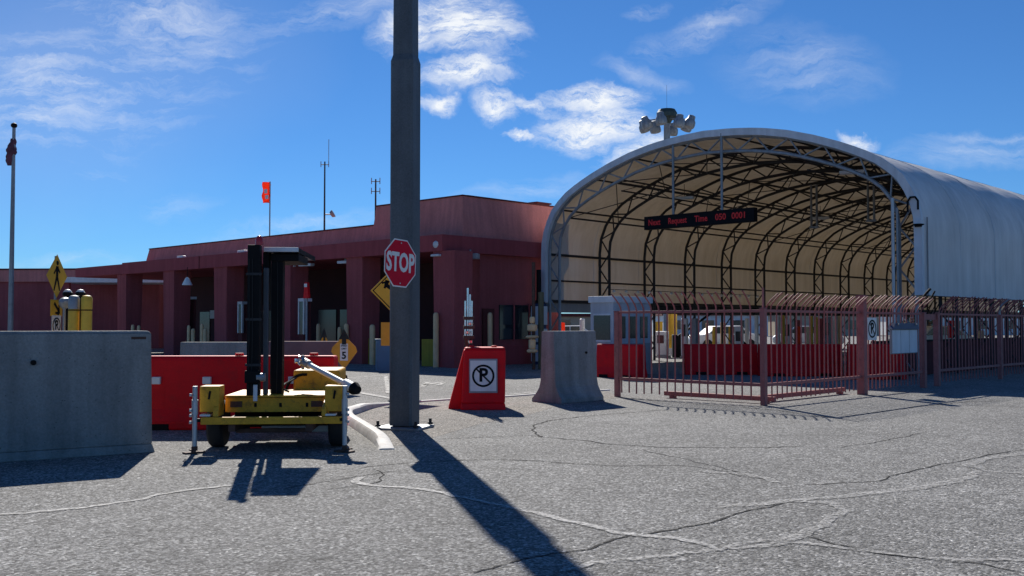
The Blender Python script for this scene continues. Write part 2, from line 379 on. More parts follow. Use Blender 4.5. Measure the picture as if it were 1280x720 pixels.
pc = mth('MULTIPLY', pc, mth('MULTIPLY', mth('SUBTRACT', tear, .30, clamp=True), 4.2, clamp=True))
wc = mth('MULTIPLY', mth('MULTIPLY', mth('SUBTRACT', mth('MULTIPLY', wisp, 2.6), .95, clamp=True), mth('MULTIPLY', wd, 1.15)), .5, clamp=True)
haze_ = mth('MULTIPLY', total([(40, 90, 420, 230, 10, 1.0)]), .14)
cl = mth('MAXIMUM', mth('MAXIMUM', pc, wc), haze_)
cl = mth('MULTIPLY', cl, mth('GREATER_THAN', sep.outputs[1], .06))
tint = N.new('ShaderNodeMix'); tint.data_type = 'RGBA'; tint.blend_type = 'MULTIPLY'; tint.inputs[0].default_value = 1
L.new(sky.outputs[0], tint.inputs[6]); tint.inputs[7].default_value = (.44, .84, 1.28, 1)
cm = N.new('ShaderNodeMix'); cm.data_type = 'RGBA'; L.new(cl, cm.inputs[0]); L.new(tint.outputs[2], cm.inputs[6]); cm.inputs[7].default_value = (13.2, 13.6, 14.0, 1)
L.new(cm.outputs[2], bg.inputs['Color'])
vs = scene.view_settings; vs.view_transform = 'Standard'; vs.look = 'None'; vs.exposure = .3; vs.gamma = 1

# ================================================================ GROUND
struct(MB().add([(-1500, -300, 0), (1500, -300, 0), (1500, 2500, 0), (-1500, 2500, 0)], [(0, 1, 2, 3)]).build('ground', 'ground'))
def smoothpts(pts, n=8):
    out = []
    P = [pts[0]] + list(pts) + [pts[-1]]
    for i in range(1, len(P) - 2):
        for k in range(n):
            t = k / n; a, b, c, d = P[i - 1], P[i], P[i + 1], P[i + 2]
            out.append(.5 * ((2 * b) + (-a + c) * t + (2 * a - 5 * b + 4 * c - d) * t * t + (-a + 3 * b - 3 * c + d) * t ** 3))
    out.append(P[-2]); return out
def ribbon(mb, px, width, z=.004, wob=.02, seed=0, n=14, taper=True):
    pts = smoothpts([G(*p) for p in px], n); vs = []; m = len(pts)
    for i, p in enumerate(pts):
        d = (pts[min(i + 1, m - 1)] - pts[max(i - 1, 0)]).normalized(); q = Vector((-d.y, d.x, 0))
        o = mnoise.noise(Vector((p.x * 3.1, p.y * 3.1, seed))) * wob * 2 + mnoise.noise(Vector((p.x * 11, p.y * 11, seed + 5))) * wob
        ww = width * (.55 + .9 * abs(mnoise.noise(Vector((p.x * 2.3, p.y * 2.3, seed + 9)))) + .25)
        if taper: ww *= min(1, (min(i, m - 1 - i) + .3) / 4)
        vs += [p + q * (o + ww / 2) + Vector((0, 0, z)), p + q * (o - ww / 2) + Vector((0, 0, z))]
    mb.add(vs, [(2 * i, 2 * i + 1, 2 * i + 3, 2 * i + 2) for i in range(m - 1)])
dk = MB(); lt = MB(); pl = MB()
DARK = [([(447, 585), (520, 578), (640, 575), (760, 582), (860, 583), (930, 596)], .022),
        ([(546, 549), (600, 547), (660, 545), (680, 547)], .02),
        ([(680, 547), (720, 550), (800, 558), (920, 560), (1010, 558)], .03),
        ([(680, 547), (668, 540), (672, 530), (700, 524), (760, 518), (840, 512)], .03),
        ([(590, 718), (660, 700), (740, 684), (800, 668), (860, 660), (930, 640), (980, 628)], .022),
        ([(1000, 670), (1080, 690), (1180, 700), (1280, 716)], .02),
        ([(1060, 520), (1130, 511), (1200, 503), (1260, 501)], .03),
        ([(770, 496), (830, 502), (880, 506), (960, 512), (1050, 524)], .03),
        ([(1000, 606), (1090, 601), (1180, 580), (1280, 562)], .02),
        ([(800, 562), (860, 575), (930, 592), (960, 600)], .016),
        ([(1040, 560), (1100, 552), (1160, 540)], .016),
        ([(470, 586), (480, 600), (440, 607), (410, 612)], .016),
        ([(350, 613), (420, 600), (500, 588)], .014)]
for i, (p, wd_) in enumerate(DARK): ribbon(dk, p, wd_ * .95, .004, .03, i * 3.3)
LIGHT = [([(-10, 645), (60, 640), (150, 629), (230, 614), (300, 606), (335, 600)], .06),
         ([(450, 597), (446, 603), (470, 608), (520, 611), (570, 621), (640, 636), (700, 650), (780, 667), (850, 676), (905, 686)], .075),
         ([(905, 686), (960, 680), (1010, 665), (1050, 640), (1035, 630), (990, 628)], .07),
         ([(905, 688), (960, 676), (1060, 686), (1160, 698), (1280, 702)], .05),
         ([(900, 634), (1000, 626), (1100, 616), (1180, 606), (1220, 592), (1215, 580), (1250, 572), (1290, 566)], .09),
         ([(1210, 582), (1235, 590), (1290, 592)], .06),
         ([(700, 716), (760, 702), (850, 694), (905, 686)], .05),
         ([(880, 590), (930, 594), (980, 604)], .08)]
ft = MB()
for i, (p, wd_) in enumerate(LIGHT): ribbon(lt if i < 2 else ft, p, wd_ * (.95 if i < 2 else 1.3), .008, .03, 50 + i * 3.3)
struct(ft.build('faint_sealant', 'seal_faint'))
struct(dk.build('pavement_crack', 'crack')); struct(lt.build('crack_sealant', 'seal'))
def band(mb, px, width, z): ribbon(mb, px, width, z, .0, 0, 6, False)
for p, wd_ in [([(425, 487), (470, 495), (500, 501)], .16), ([(415, 474), (470, 470.5), (484, 470)], .12), ([(482, 470), (484, 480), (486, 492)], .12),
               ([(527, 482), (540, 480), (556, 478)], .18), ([(528, 484), (533, 480), (535, 478)], .14), ([(548, 482), (554, 479), (558, 478)], .14),
               ([(640, 493), (700, 489), (760, 488)], .14), ([(430, 462), (560, 459.5)], .3), ([(600, 461), (690, 462)], .25)]:
    band(pl, p, wd_, .012)
struct(pl.build('road_marking', 'paint_line'))
# raised kerb round the nose of the island
kp = smoothpts([G(*p) for p in [(478, 562), (470, 553), (452, 540), (433, 527), (430, 520), (440, 516), (462, 510), (492, 505), (560, 500), (620, 497), (690, 492), (760, 488)]], 10)
def sweep(mb, pts, prof):
    m = len(pts); n = len(prof); vs = []
    for i, p in enumerate(pts):
        d = (pts[min(i + 1, m - 1)] - pts[max(i - 1, 0)]).normalized(); q = Vector((-d.y, d.x, 0))
        fall = min(1, i / 12 + .12) * (1 if i < 55 else max(.25, 1 - (i - 55) / 20))
        wf = 1 if i < 50 else max(.45, 1 - (i - 50) / 30)
        for a, z in prof: vs.append(p + q * a * wf + Vector((0, 0, z * fall)))
    fs = [(i * n + j, i * n + (j + 1) % n, (i + 1) * n + (j + 1) % n, (i + 1) * n + j) for i in range(m - 1) for j in range(n)]
    fs += [tuple(range(n))[::-1], tuple(range((m - 1) * n, m * n))]
    mb.add(vs, fs)
kb = MB(); sweep(kb, kp, [(-.15, -.01), (-.14, .09), (-.11, .115), (.0, .12), (.03, .09), (.05, -.01)])
struct(kb.build('kerb', 'kerb_white', smooth=True))
isl = [G(*p) for p in [(474, 559), (452, 541), (434, 526), (432, 520), (442, 517), (464, 511), (493, 506), (560, 501), (620, 498), (690, 493), (760, 489), (775, 497), (700, 507), (655, 520), (600, 530), (552, 544), (510, 556)]]
struct(MB().add([p + Vector((0, 0, .002)) for p in isl], [tuple(range(len(isl)))]).build('island_paving', 'island'))

# ================================================================ MAIN STEEL POLE
pb = at(505.5, 533, 14.9); PX, PY = pb.x, pb.y
pole = thing('steel_pole', 'tall square grey steel pole rising out of the picture, carrying the stop sign', 'pole', (PX, PY, 0), R(-16))
def sqpoly(h, c): return [(-h + c, -h), (h - c, -h), (h, -h + c), (h, h - c), (h - c, h), (-h + c, h), (-h, h - c), (-h, -h + c)]
def vprism(mb, poly, z0, z1, poly1=None):
    n = len(poly); q = poly1 or poly
    mb.add([(x, y, z0) for x, y in poly] + [(x, y, z1) for x, y in q], [(i, (i + 1) % n, n + (i + 1) % n, n + i) for i in range(n)] + [tuple(range(n))[::-1], tuple(range(n, 2 * n))])
sb_ = MB(); vprism(sb_, sqpoly(.175, .03), .05, Z(76, 14.8)); vprism(sb_, sqpoly(.175, .03), Z(76, 14.8), Z(68, 14.8), sqpoly(.15, .03)); sb_.build('shaft', 'pole_steel', pole)
s2 = MB(); vprism(s2, sqpoly(.15, .028), Z(68, 14.8), 9.6, sqpoly(.135, .028)); s2.build('upper_shaft', 'pole_steel', pole)
box(-.34, .34, -.34, .34, .0, .035).build('base_plate', 'steel', pole, bevel=.008)
for x, y in ((-.29, -.29), (.29, -.29), (.29, .29), (-.29, .29)):
    MB().tube((x, y, .04), (x, y, .13), .022, 8).tube((x, y, .046), (x, y, .075), .042, 6).build('anchor_bolt', 'truss_steel', pole)

# stop sign
def octagon(r): return [(r * math.cos(R(22.5 + 45 * i)), r * math.sin(R(22.5 + 45 * i))) for i in range(8)]
sc_ = at(500.5, 329, 14.42)
nrm = math.atan2(-.563, .826)            # direction the face looks
ss = thing('stop_sign', 'red octagonal stop sign with white letters fixed to the grey steel pole', 'stop sign', sc_, nrm + R(90))
ss.rotation_euler = (0, R(2.5), nrm + R(90)); ss.scale = (.89, .89, .89)
oc = .38 / math.cos(R(22.5))
MB().prism(octagon(oc), 0, .004).build('backing', 'white', ss)
MB().prism(octagon(oc * .945), -.003, -.0005).build('red_face', 'stop_red', ss)
text('lettering', 'STOP', .41, 'white', ss, (0, -.004, 0), UP, bold=.014, xscale=.68, extrude=.001, spacing=1.02)
for z in (.32, -.32): tube((0, -.004, z), (0, -.010, z), .012, 8).build('rivet', 'galv_light', ss)
box(-.02, .02, .006, .05, -.36, .36).build('mounting_bar', 'steel', ss)

# ================================================================ helper signs
def no_parking_plate(parent, w, h, name='sign_plate', y=0):
    p = box(-w / 2, w / 2, y, y + .006, -h / 2, h / 2).build(name, 'white', parent)
    ring = MB(); ro = min(w, h) * .43; ri = ro * .82; n = 40; sy = h / w if h > w else 1
    vs = []; 
    for yy in (y - .004, y - .001):
        for rr in (ro, ri):
            for i in range(n): vs.append((rr * math.cos(2 * math.pi * i / n), yy, rr * math.sin(2 * math.pi * i / n)))
    fs = []
    for i in range(n):
        j = (i + 1) % n; fs += [(i, j, n + j, n + i), (2 * n + i, 2 * n + j, 3 * n + j, 3 * n + i), (i, j, 2 * n + j, 2 * n + i), (n + i, n + j, 3 * n + j, 3 * n + i)]
    ring.add(vs, fs)
    ring.box(-ro * .95, ro * .95, y - .0065, y - .0045, -ro * .07, ro * .07, Matrix.Rotation(R(45), 4, 'Y'))
    ring.build('prohibition_ring', 'black', p)
    text('letter', 'P', ro * 1.65, 'black', p, (0, y - .003, ro * .02), UP, bold=ro * .05, xscale=.95, extrude=.001)
    return p

# ================================================================ RED BARRICADE WITH SIGN
b0 = G(604, 513)
rb = thing('water_barrier', 'red tapered plastic barrier block with a square no parking sign on its front', 'barrier', (b0.x, b0.y + .05, 0), R(3))
m_ = MB(); m_.frustum((-.40, .40, 0, 1.0), (-.385, .385, .02, .98), 0, .12); m_.frustum((-.385, .385, .02, .98), (-.34, .40, .12, .8), .12, 1.06); m_.frustum((-.34, .40, .12, .8), (-.31, .38, .16, .76), 1.06, 1.10)
bo = m_.build('barrier_shell', 'plastic_red', rb, bevel=.03)
MB().frustum((-.62, -.385, .25, .95), (-.345, -.345, .25, .8), 0, 1.04).build('side_wedge', 'plastic_red', rb, bevel=.015)
pp = bpy.data.objects.new('no_parking_sign', None); COL.objects.link(pp)
pp.parent = rb; pp.location = (0.0, .017, .58); pp.rotation_euler = (R(-3.8), 0, 0)
bpy.data.objects.remove(pp)
npk = box(-.25, .25, 0, .008, -.3, .3).build('sign_panel', 'grey_panel', rb); npk.location = (.0, .035, .60); npk.rotation_euler = (R(-6), 0, 0)
no_parking_plate(npk, .46, .54, y=-.008)
for x in (-.2, .2): tube((x, .3, 1.09), (x, .3, 1.13), .05, 12).build('filler_cap', 'plastic_red', rb, bevel=.008)

# ================================================================ CONCRETE BARRIERS
rc = at(191, 566, 12.1)
lb = thing('concrete_block_wall', 'big smooth grey concrete barrier block at the left edge of the picture', 'concrete barrier', (rc.x, rc.y, 0), math.atan2(.55, .83))
m_ = MB(); m_.frustum((-4.2, .03, 0, .55), (-4.2, .0, .03, .52), 0, .10); m_.frustum((-4.2, .0, .03, .52), (-4.2, -.02, .05, .50), .10, 1.40); m_.frustum((-4.2, -.02, .05, .50), (-4.2, -.05, .08, .47), 1.40, 1.43)
m_.build('block', 'concrete', lb, bevel=.012)
box(-.25, -.08, .048, .06, 1.33, 1.36).build('lifting_slot', 'rust', lb)
tube((-1.3, .03, 1.08), (-1.3, -.0, 1.08), .03, 10).build('lifting_hole', 'black', lb)
box(-3.0, -2.85, .048, .06, 1.34, 1.36).build('lifting_slot', 'rust', lb)
mb_ = G(722, 503)
mj = thing('jersey_barrier', 'short tall concrete barrier with flared foot standing between the red block and the fence', 'concrete barrier', (mb_.x - .14, mb_.y + .35, 0), YAW)
def jprof(h, b=.45, mid=.19, top=.12): return [(-b, 0), (b, 0), (b, .08), (mid + .02, .36), (top, h - .02), (top - .02, h), (-top + .02, h), (-top, h - .02), (-mid - .02, .36), (-b, .08)]
MB().prism([(-.42, 0), (.36, 0), (.355, .08), (.28, .18), (.215, .30), (.19, .42), (.16, 1.36), (.14, 1.38), (-.14, 1.38), (-.16, 1.36), (-.19, .42), (-.23, .28), (-.33, .15), (-.42, .07)], -.64, .64).build('concrete_body', 'concrete', mj, bevel=.012)
tube((.175, .3, .95), (.2, .3, .95), .025, 8).build('lifting_hole', 'black', mj)
# background low concrete barriers
bk = thing('jersey_barrier', 'low grey concrete barrier with pale top behind the red barriers left of the mast', 'concrete barrier', at(272, 449, 25), R(90))
MB().prism(jprof(Z(427.5, 25), .38, .24, .2), -.85, .85).build('concrete_body', 'concrete', bk, bevel=.015)
bk.location.z = 0
b2 = thing('jersey_barrier', 'low mauve painted barrier with pale top behind the red barriers right of the mast', 'concrete barrier', (at(372, 449, 25.4).x, 25.4, 0), R(90))
MB().prism(jprof(Z(426.5, 25.4), .38, .24, .2), -1.1, .68).build('concrete_body', mat('mauve_concrete', (.24, .13, .13), .9, var=.2), b2, bevel=.015)

# ================================================================ RED WATER BARRIERS (left row)
def water_barrier(label, loc, rz, L_=2.0, h=1.05, small=False):
    t = thing('water_barrier', label, 'barrier', loc, rz, None)
    poly = [(-.27, 0), (.27, 0), (.27, .12), (.21, .3), (.17, h - .03), (.13, h), (-.13, h), (-.17, h - .03), (-.21, .3), (-.27, .12)]
    m = MB(); m.add([(yy, x, z) for yy in (-L_ / 2, L_ / 2) for x, z in poly], [(i, (i + 1) % 10, 10 + (i + 1) % 10, 10 + i) for i in range(10)] + [tuple(range(10)), tuple(range(10, 20))])
    m.build('barrier_shell', 'plastic_red', t, bevel=.03)
    for x in ((-L_ * .28, L_ * .28) if L_ > 1.4 else (0,)): box(x - .16, x + .16, -.275, -.2, 0.004, .09).build('fork_slot', 'black', t)
    for x in ((-L_ * .25, 0, L_ * .25) if L_ > 1.4 else (0,)): MB().add([(x - .012, -.212, .31), (x + .012, -.212, .31), (x + .012, -.172, h - .05), (x - .012, -.172, h - .05), (x - .012, -.19, .31), (x + .012, -.19, .31), (x + .012, -.16, h - .05), (x - .012, -.16, h - .05)], [(0, 1, 2, 3), (4, 7, 6, 5), (0, 4, 5, 1), (3, 2, 6, 7), (0, 3, 7, 4), (1, 5, 6, 2)]).build('moulded_rib', 'plastic_red', t)
    if not small:
        for x in (-L_ * .3, L_ * .05): box(x - .06, x + .06, -.24, -.17, h * .62, h * .72).build('latch', 'white', t, bevel=.01)
        tube((L_ * .25, 0, h - .01), (L_ * .25, 0, h + .04), .06, 12).build('filler_cap', 'plastic_red', t)
    return t
wl = G(190, 540); wb_d = 14.9
water_barrier('bright red plastic water barrier beside the big concrete block, left of the black mast', (at(254, 540, wb_d).x, wb_d, 0), R(1.5), 2.05)
water_barrier('bright red plastic water barrier behind the yellow trailer, right of the black mast', (at(358, 540, wb_d).x + .05, wb_d + .1, 0), R(-2), 1.3)

# ================================================================ YELLOW TRAILER
tl = thing('trailer', 'weathered yellow barrier arm trailer with twin black masts and stabiliser legs', 'trailer', (at(337, 540, 12.1).x, 12.1, 0), R(4))
YM = 'yellow_machine'
box(-.80, .84, 0, .07, .33, .415).build('front_beam', YM, tl, bevel=.006)
for s, x0, x1 in ((-1, -.83, -.60), (1, .63, .86)):
    m = MB().box(x0, x1, .075, .36, .47, .775); m.build('corner_post', YM, tl, bevel=.01)
    xs = (x0 + x1) / 2
    m = MB().box(-.012, .012, .068, .074, -.05, .05, Matrix.Translation((xs - .0, 0, .67)) @ Matrix.Rotation(R(10), 4, 'Y')); m.build('slot', 'black', tl)
    box(xs - .1, xs + .02, .02, .2, .425, .445).build('hinge_plate', 'white', tl)
for x0, x1 in ((-.665, -.60), (.60, .655)):
    MB().add([(x0, .02, .42), (x1, .02, .42), (x1, .33, .42), (x0, .33, .42), (x0, .05, .53), (x1, .05, .53), (x1, .33, .60), (x0, .33, .60)], [(3, 2, 1, 0), (4, 5, 6, 7), (0, 1, 5, 4), (1, 2, 6, 5), (2, 3, 7, 6), (3, 0, 4, 7)]).build('gusset', YM, tl, bevel=.004)
box(-.60, .62, .42, .45, .44, .612).build('bed_panel', YM, tl)
box(-.60, .63, .38, 1.5, .62, .645).build('bed_top', YM, tl, bevel=.004)
box(-.60, .60, .075, 1.5, .335, .355).build('bed_floor', 'black', tl)  # floor coloured black to carry the shade in the gap behind the beam
box(-.60, .60, 1.0, 1.03, .20, .60).build('gap_backing', 'black', tl)  # black backing plate added so the gap under the bed reads as shade
for x in (-.47, .50): box(x - .07, x + .07, .405, .418, .50, .57).build('tail_lamp', 'rust', tl)
for dx in (-.31, -.27, -.10, -.02): MB().path([(dx, .29 if dx < -.2 else .61, .66), (dx + .01, .285 if dx < -.2 else .605, 1.4), (dx, .29 if dx < -.2 else .61, 2.3)], .005, 5).build('cable', 'rubber', tl)
MB().box(-.34, -.16, .22, .30, .80, .95).build('winch_box', 'black', tl, bevel=.01); MB().lathe([(.05, -.05), (.05, .05)], 12, Matrix.Translation((-.15, .26, .87)) @ Matrix.Rotation(R(90), 4, 'Y')).build('winch_drum', 'steel', tl)
for z in (1.0, 1.55, 2.1): box(-.345, -.16, .285, .302, z, z + .03).build('mast_strap', 'truss_steel', tl)
MB().path([(.1, 1.5, .8), (.0, 1.2, .74), (-.02, .9, .70), (.1, .82, .66)], .014, 6).build('hose', 'rubber', tl)
for x in (-.24, .06, .38): box(x - .015, x + .015, .412, .419, .50, .55).build('slot', 'black', tl)
box(.05, .66, 1.55, 2.5, .50, .90).build('engine_cover', YM, tl, bevel=.03)
mm_ = MB(); mm_.path([(.2 + .3 * math.cos(a) * .8, 1.535, .60 + .24 * math.sin(a)) for a in [R(180 - 14 * i) for i in range(8)]], .018, 6); mm_.build('slot_arc', 'black', tl)  # raised black tube added to draw the dark arc slot of the cover
for x in (-.72, .735):
    wv_ = MB(); mt = Matrix.Translation((x, .62, .29)) @ Matrix.Rotation(R(90), 4, 'Y')
    wv_.lathe([(.17, -.09), (.26, -.095), (.285, -.07), (.29, 0), (.285, .07), (.26, .095), (.17, .09)], 28, mt)
    wh = wv_.build('tyre', 'rubber', tl, smooth=True)
    MB().lathe([(.05, -.06), (.172, -.075), (.172, .075), (.05, .06)], 20, mt).build('rim', 'steel', wh, smooth=True)
tube((-.7, .62, .29), (.7, .62, .29), .035).build('axle', 'black', tl)
for x in (-.45, .45): box(x - .04, x + .04, .05, 2.6, .24, .325).build('chassis_rail', 'rust', tl)
box(-.45, .45, .30, .36, .20, .25).build('cross_member', 'rust', tl)
box(-.25, .62, .9, 1.3, .14, .23).build('step_plate', 'galv_light', tl, bevel=.01)
MB().path([(-.45, 2.55, .29), (0, 3.5, .32)], .035, 6).path([(.45, 2.55, .285), (.02, 3.5, .32)], .035, 6).build('drawbar', 'rust', tl)
for s, x in ((-1, -.865), (1, .875)):
    m = MB().tube((x, .0, .06), (x, .0, .78), .028, 12).tube((x, .0, .45), (x, .0, .62), .036, 12); lg = m.build('stabiliser_leg', 'galv_light', tl, smooth=True)
    MB().box(-.12, .12, -.05, .05, .0, .02, Matrix.Translation((x, -.02, .0)) @ Matrix.Rotation(R(35 * -s), 4, 'Z')).box(-.14, .14, -.02, .02, .02, .035, Matrix.Translation((x, -.02, .0)) @ Matrix.Rotation(R(60 * s), 4, 'Z')).box(x-.03,x+.03,-.03,.03,.02,.08).build('foot', 'rust', lg)
    for z in (.36, .44, .5, .68): tube((x + s * .03, -.03, z), (x + s * .055, -.03, z), .018, 8).build('bolt', 'galv_light', lg)
    box(min(x, x - s * .06), max(x, x - s * .06), .0, .05, .36, .40).build('bracket', 'black', lg)
box(-.33, -.185, .30, .46, .647, 2.47).build('mast', 'black', tl, bevel=.006)
box(-.095, .045, .62, .80, .647, 2.39).build('mast', 'black', tl, bevel=.006)
box(-.20, -.122, .62, .78, 1.75, 2.40).build('mast_housing', 'black', tl)
box(-.165, -.11, .48, .56, .647, 2.2).build('lift_ram', mat('dark_grey_paint', (.06, .065, .08), .5), tl, bevel=.008)
box(-.245, -.195, .27, .295, .58, .78).build('document_tube', 'white_panel', tl, bevel=.008)
MB().tube((-.20, .35, 2.47), (-.20, .35, 2.50), .05, 14).lathe([(.045, 0), (.045, .05), (.03, .075), (.008, .085)], 14, Matrix.Translation((-.20, .35, 2.50))).build('beacon', 'red_light', tl, smooth=True)
sp = box(-.16, .24, .5, 2.2, 2.40, 2.43).build('solar_panel', 'blue_dark', tl)
box(-.17, .25, .49, .52, 2.40, 2.455).build('panel_frame', 'white_panel', sp, bevel=.003)
box(-.17, -.16, .52, 2.21, 2.39, 2.45).build('panel_frame', 'black', sp); box(.24, .25, .52, 2.21, 2.39, 2.45).build('panel_frame', 'black', sp)
box(-.10, .24, .60, 1.5, 2.29, 2.385).build('battery_box', 'black', tl, bevel=.01)
a0 = Vector((.27, 1.0, 1.02)); a1 = Vector((.93, .15, .76))
MB().tube(a0, a1, .034, 14).build('barrier_arm', 'white', tl, smooth=True)
dv = (a1 - a0).normalized()
MB().tube(a1 - dv * .12, a1 + dv * .08, .062, 14).build('arm_housing', 'white', tl, smooth=True)
MB().tube(a1 + dv * .08, a1 + dv * .16, .08, 14, r1=.05).build('counterweight', 'black', tl, smooth=True)
MB().tube(a0 - dv * .02, a0 + dv * .12, .056, 12).tube(a0 + Vector((-.02, 0, -.09)), a0 + Vector((-.02, 0, .09)), .02, 8).build('arm_clamp', 'steel', tl)
for k in range(5):
    q = a0 - dv * .05 + Vector((random.uniform(-.06, .02), random.uniform(-.03, .03), random.uniform(-.07, .07)))
    MB().tube(q, q + Vector((random.uniform(-.06, .06), -.04, random.uniform(-.05, .05))), .016, 8).build('coupling_pin', 'chrome', tl)
MB().tube(a1 + Vector((-.1, .1, -.06)), (.78, .2, .78), .03).build('arm_post', YM, tl)

# ================================================================ TRUSS TENT
Lf = Vector((1.23, 39.3, 0)); W = 14.5; BAY = 3.05; NB = 18
tent = thing('fabric_tunnel', 'huge arched white fabric shelter on curved steel trusses over the inspection lanes', 'shelter', Lf, YAW)
half = [(0, 2.35), (0, 3.2), (0, 4.2), (.02, 4.65), (.12, 5.05), (.2, 5.25), (.42, 5.72), (.68, 6.02), (1.2, 6.42), (1.75, 6.72), (2.4, 7.0), (3.2, 7.30), (4.2, 7.60), (5.2, 7.80), (6.2, 7.91), (7.25, 7.96)]
prof = half + [(W - x, z) for x, z in reversed(half[:-1])]
def arch_offset(prof, d):
    out = []
    for i, (x, z) in enumerate(prof):
        a = Vector(prof[max(i - 1, 0)]); b = Vector(prof[min(i + 1, len(prof) - 1)]); t = (b - a).normalized()
        out.append((x + t.y * d, z - t.x * d))
    return out
def resample(prof, step):
    pts = [Vector(p) for p in prof]; L_ = sum((pts[i + 1] - pts[i]).length for i in range(len(pts) - 1)); n = round(L_ / step); out = []
    for k in range(n + 1):
        s = L_ * k / n
        for i in range(len(pts) - 1):
            l = (pts[i + 1] - pts[i]).length
            if s <= l or i == len(pts) - 2: out.append(pts[i].lerp(pts[i + 1], min(1, s / l))); break
            s -= l
    return out
fine = resample(prof, .45); nf = len(fine)
# cover: sags a little inward between the frames
cv = MB(); SUB = 5; vs_ = []; rows = NB * SUB + 1
for r_ in range(rows):
    y = r_ * BAY / SUB; ph = (r_ % SUB) / SUB
    sag = .07 * math.sin(math.pi * ph)
    q = arch_offset([tuple(p) for p in fine], sag)
    for k, (x, z) in enumerate(q):
        n_ = mnoise.noise(Vector((x * .6, y * .5, z * .6))) * .03
        vs_.append((x + (n_ if x > 7 else -n_), y, z + n_ * .5))
cv.add(vs_, [(r_ * nf + k, r_ * nf + k + 1, (r_ + 1) * nf + k + 1, (r_ + 1) * nf + k) for r_ in range(rows - 1) for k in range(nf - 1)])
cvo = cv.build('fabric_cover', 'fabric', tent, smooth=True)
# front valance
box(-.03, .12, .05, 6.0, 1.98, 2.42).build('skirt_panel', 'grey_panel', tent)
box(-.05, .14, 6.0, NB * BAY + .2, 1.98, 2.44).build('base_beam', 'truss_steel', tent)
vl = MB(); pr_ = [tuple(p) for p in fine]; o1 = arch_offset(pr_, -.06); o2 = arch_offset(pr_, .17)
vv = []
for (a, b) in zip(o1, o2): vv += [(a[0], -.10, a[1]), (b[0], -.10, b[1]), (b[0], .05, b[1]), (a[0], .05, a[1])]
vl.add(vv, [(4 * i + j, 4 * i + (j + 1) % 4, 4 * i + 4 + (j + 1) % 4, 4 * i + 4 + j) for i in range(nf - 1) for j in range(4)] + [(0, 1, 2, 3), tuple(4 * (nf - 1) + j for j in range(4))])
vl.build('front_band', 'white_panel', tent)
seam = MB(); 
seam.box(W+.0, W + .035, .40, .43, 2.35, 4.62)
seam.build('edge_seam', 'grey_panel', tent)
# truss frames
inner_f = [p for p in fine]
def legprof(): return [(0.03, 0), (.03, 1.2)] + [(p[0] if .03 < p[0] < W - .03 else min(max(p[0], .03), W - .03), p[1]) for p in pr_] + [(W - .03, 1.2), (W - .03, 0)]
lp = resample(legprof(), .62)
outc = arch_offset([tuple(p) for p in lp], .17); innc = arch_offset([tuple(p) for p in lp], .66)
def truss():
    m = MB(); m.path([(x, 0, z) for x, z in outc], .06, 6); m.path([(x, 0, z) for x, z in innc], .06, 6)
    for i in range(len(outc) - 1):
        a = outc[i]; b = innc[i + 1]; c = innc[i]; d = outc[i + 1]
        if i % 2 == 0: m.tube((a[0], 0, a[1]), (b[0], 0, b[1]), .03, 5)
        else: m.tube((c[0], 0, c[1]), (d[0], 0, d[1]), .03, 5)
    return m
t0 = truss().build('truss_frame', 'truss_steel', tent); t0.location = (0, .12, 0)
for k in range(1, NB + 1):
    o = t0.copy(); COL.objects.link(o); o.parent = tent; o.location = (0, .12 + k * BAY, 0)
for k in range(0, 1):
    pass
g0 = t0; g0.data = g0.data.copy(); g0.data.materials.clear(); g0.data.materials.append(M['steel'])
for k in range(1, NB + 1):
    sm = MB(); sm.path([(x, k * BAY - .02, z) for x, z in arch_offset(pr_, -.004)], .009, 4); sm.build('fabric_seam', 'white_panel', tent)
# purlins
def onarch(curve, s):     # s along 0..1
    pts = [Vector(p) for p in curve]; L_ = [0]
    for i in range(len(pts) - 1): L_.append(L_[-1] + (pts[i + 1] - pts[i]).length)
    t = s * L_[-1]
    for i in range(len(pts) - 1):
        if t <= L_[i + 1]: return pts[i].lerp(pts[i + 1], (t - L_[i]) / (L_[i + 1] - L_[i]))
    return pts[-1]
Lend = NB * BAY + .2
off1 = arch_offset(pr_, .2); off6 = arch_offset(pr_, .66)
for z, r_ in ((2.4, .06), (3.2, .035), (4.2, .05)):
    for xx in (.2, W - .2):
        tube((xx, .1, z), (xx, Lend, z), r_, 6).build('purlin', 'truss_steel', tent)
for s in (.175, .27, .36, .45, .55, .64, .73, .825):
    p = onarch(off1, s); tube((p.x, .1, p.y), (p.x, Lend, p.y), .035, 6).build('purlin', 'truss_steel', tent)
for s in (.17, .30, .40, .5, .60, .70, .83):
    p = onarch(off6, s); tube((p.x, .1, p.y), (p.x, Lend, p.y), .035, 6).build('purlin', 'truss_steel', tent)
# cross cables between the frames of some bays
for k in (0, 2, 5, 8, 11, 14):
    m = MB()
    for s0, s1 in ((.17, .30), (.30, .40), (.40, .5), (.5, .60), (.60, .70), (.70, .83)):
        a = onarch(off6, s0); b = onarch(off6, s1); y0 = .12 + k * BAY; y1 = y0 + BAY
        m.tube((a.x, y0, a.y), (b.x, y1, b.y), .018, 5).tube((a.x, y1, a.y), (b.x, y0, b.y), .018, 5)
    m.build('cross_bracing', 'truss_steel', tent)
# tie trusses hung under the roof (lengthwise catwalk tubes)
for x in (3.6, 10.9):
    m = MB(); z0, z1 = 6.75, 6.35
    m.tube((x, .2, z0), (x, Lend, z0), .03, 6).tube((x, .2, z1), (x, Lend, z1), .03, 6)
    for k in range(NB * 2): m.tube((x, .2 + k * BAY / 2, z0 if k % 2 else z1), (x, .2 + (k + 1) * BAY / 2, z1 if k % 2 else z0), .015, 4)
    m.build('tie_truss', 'truss_steel', tent)
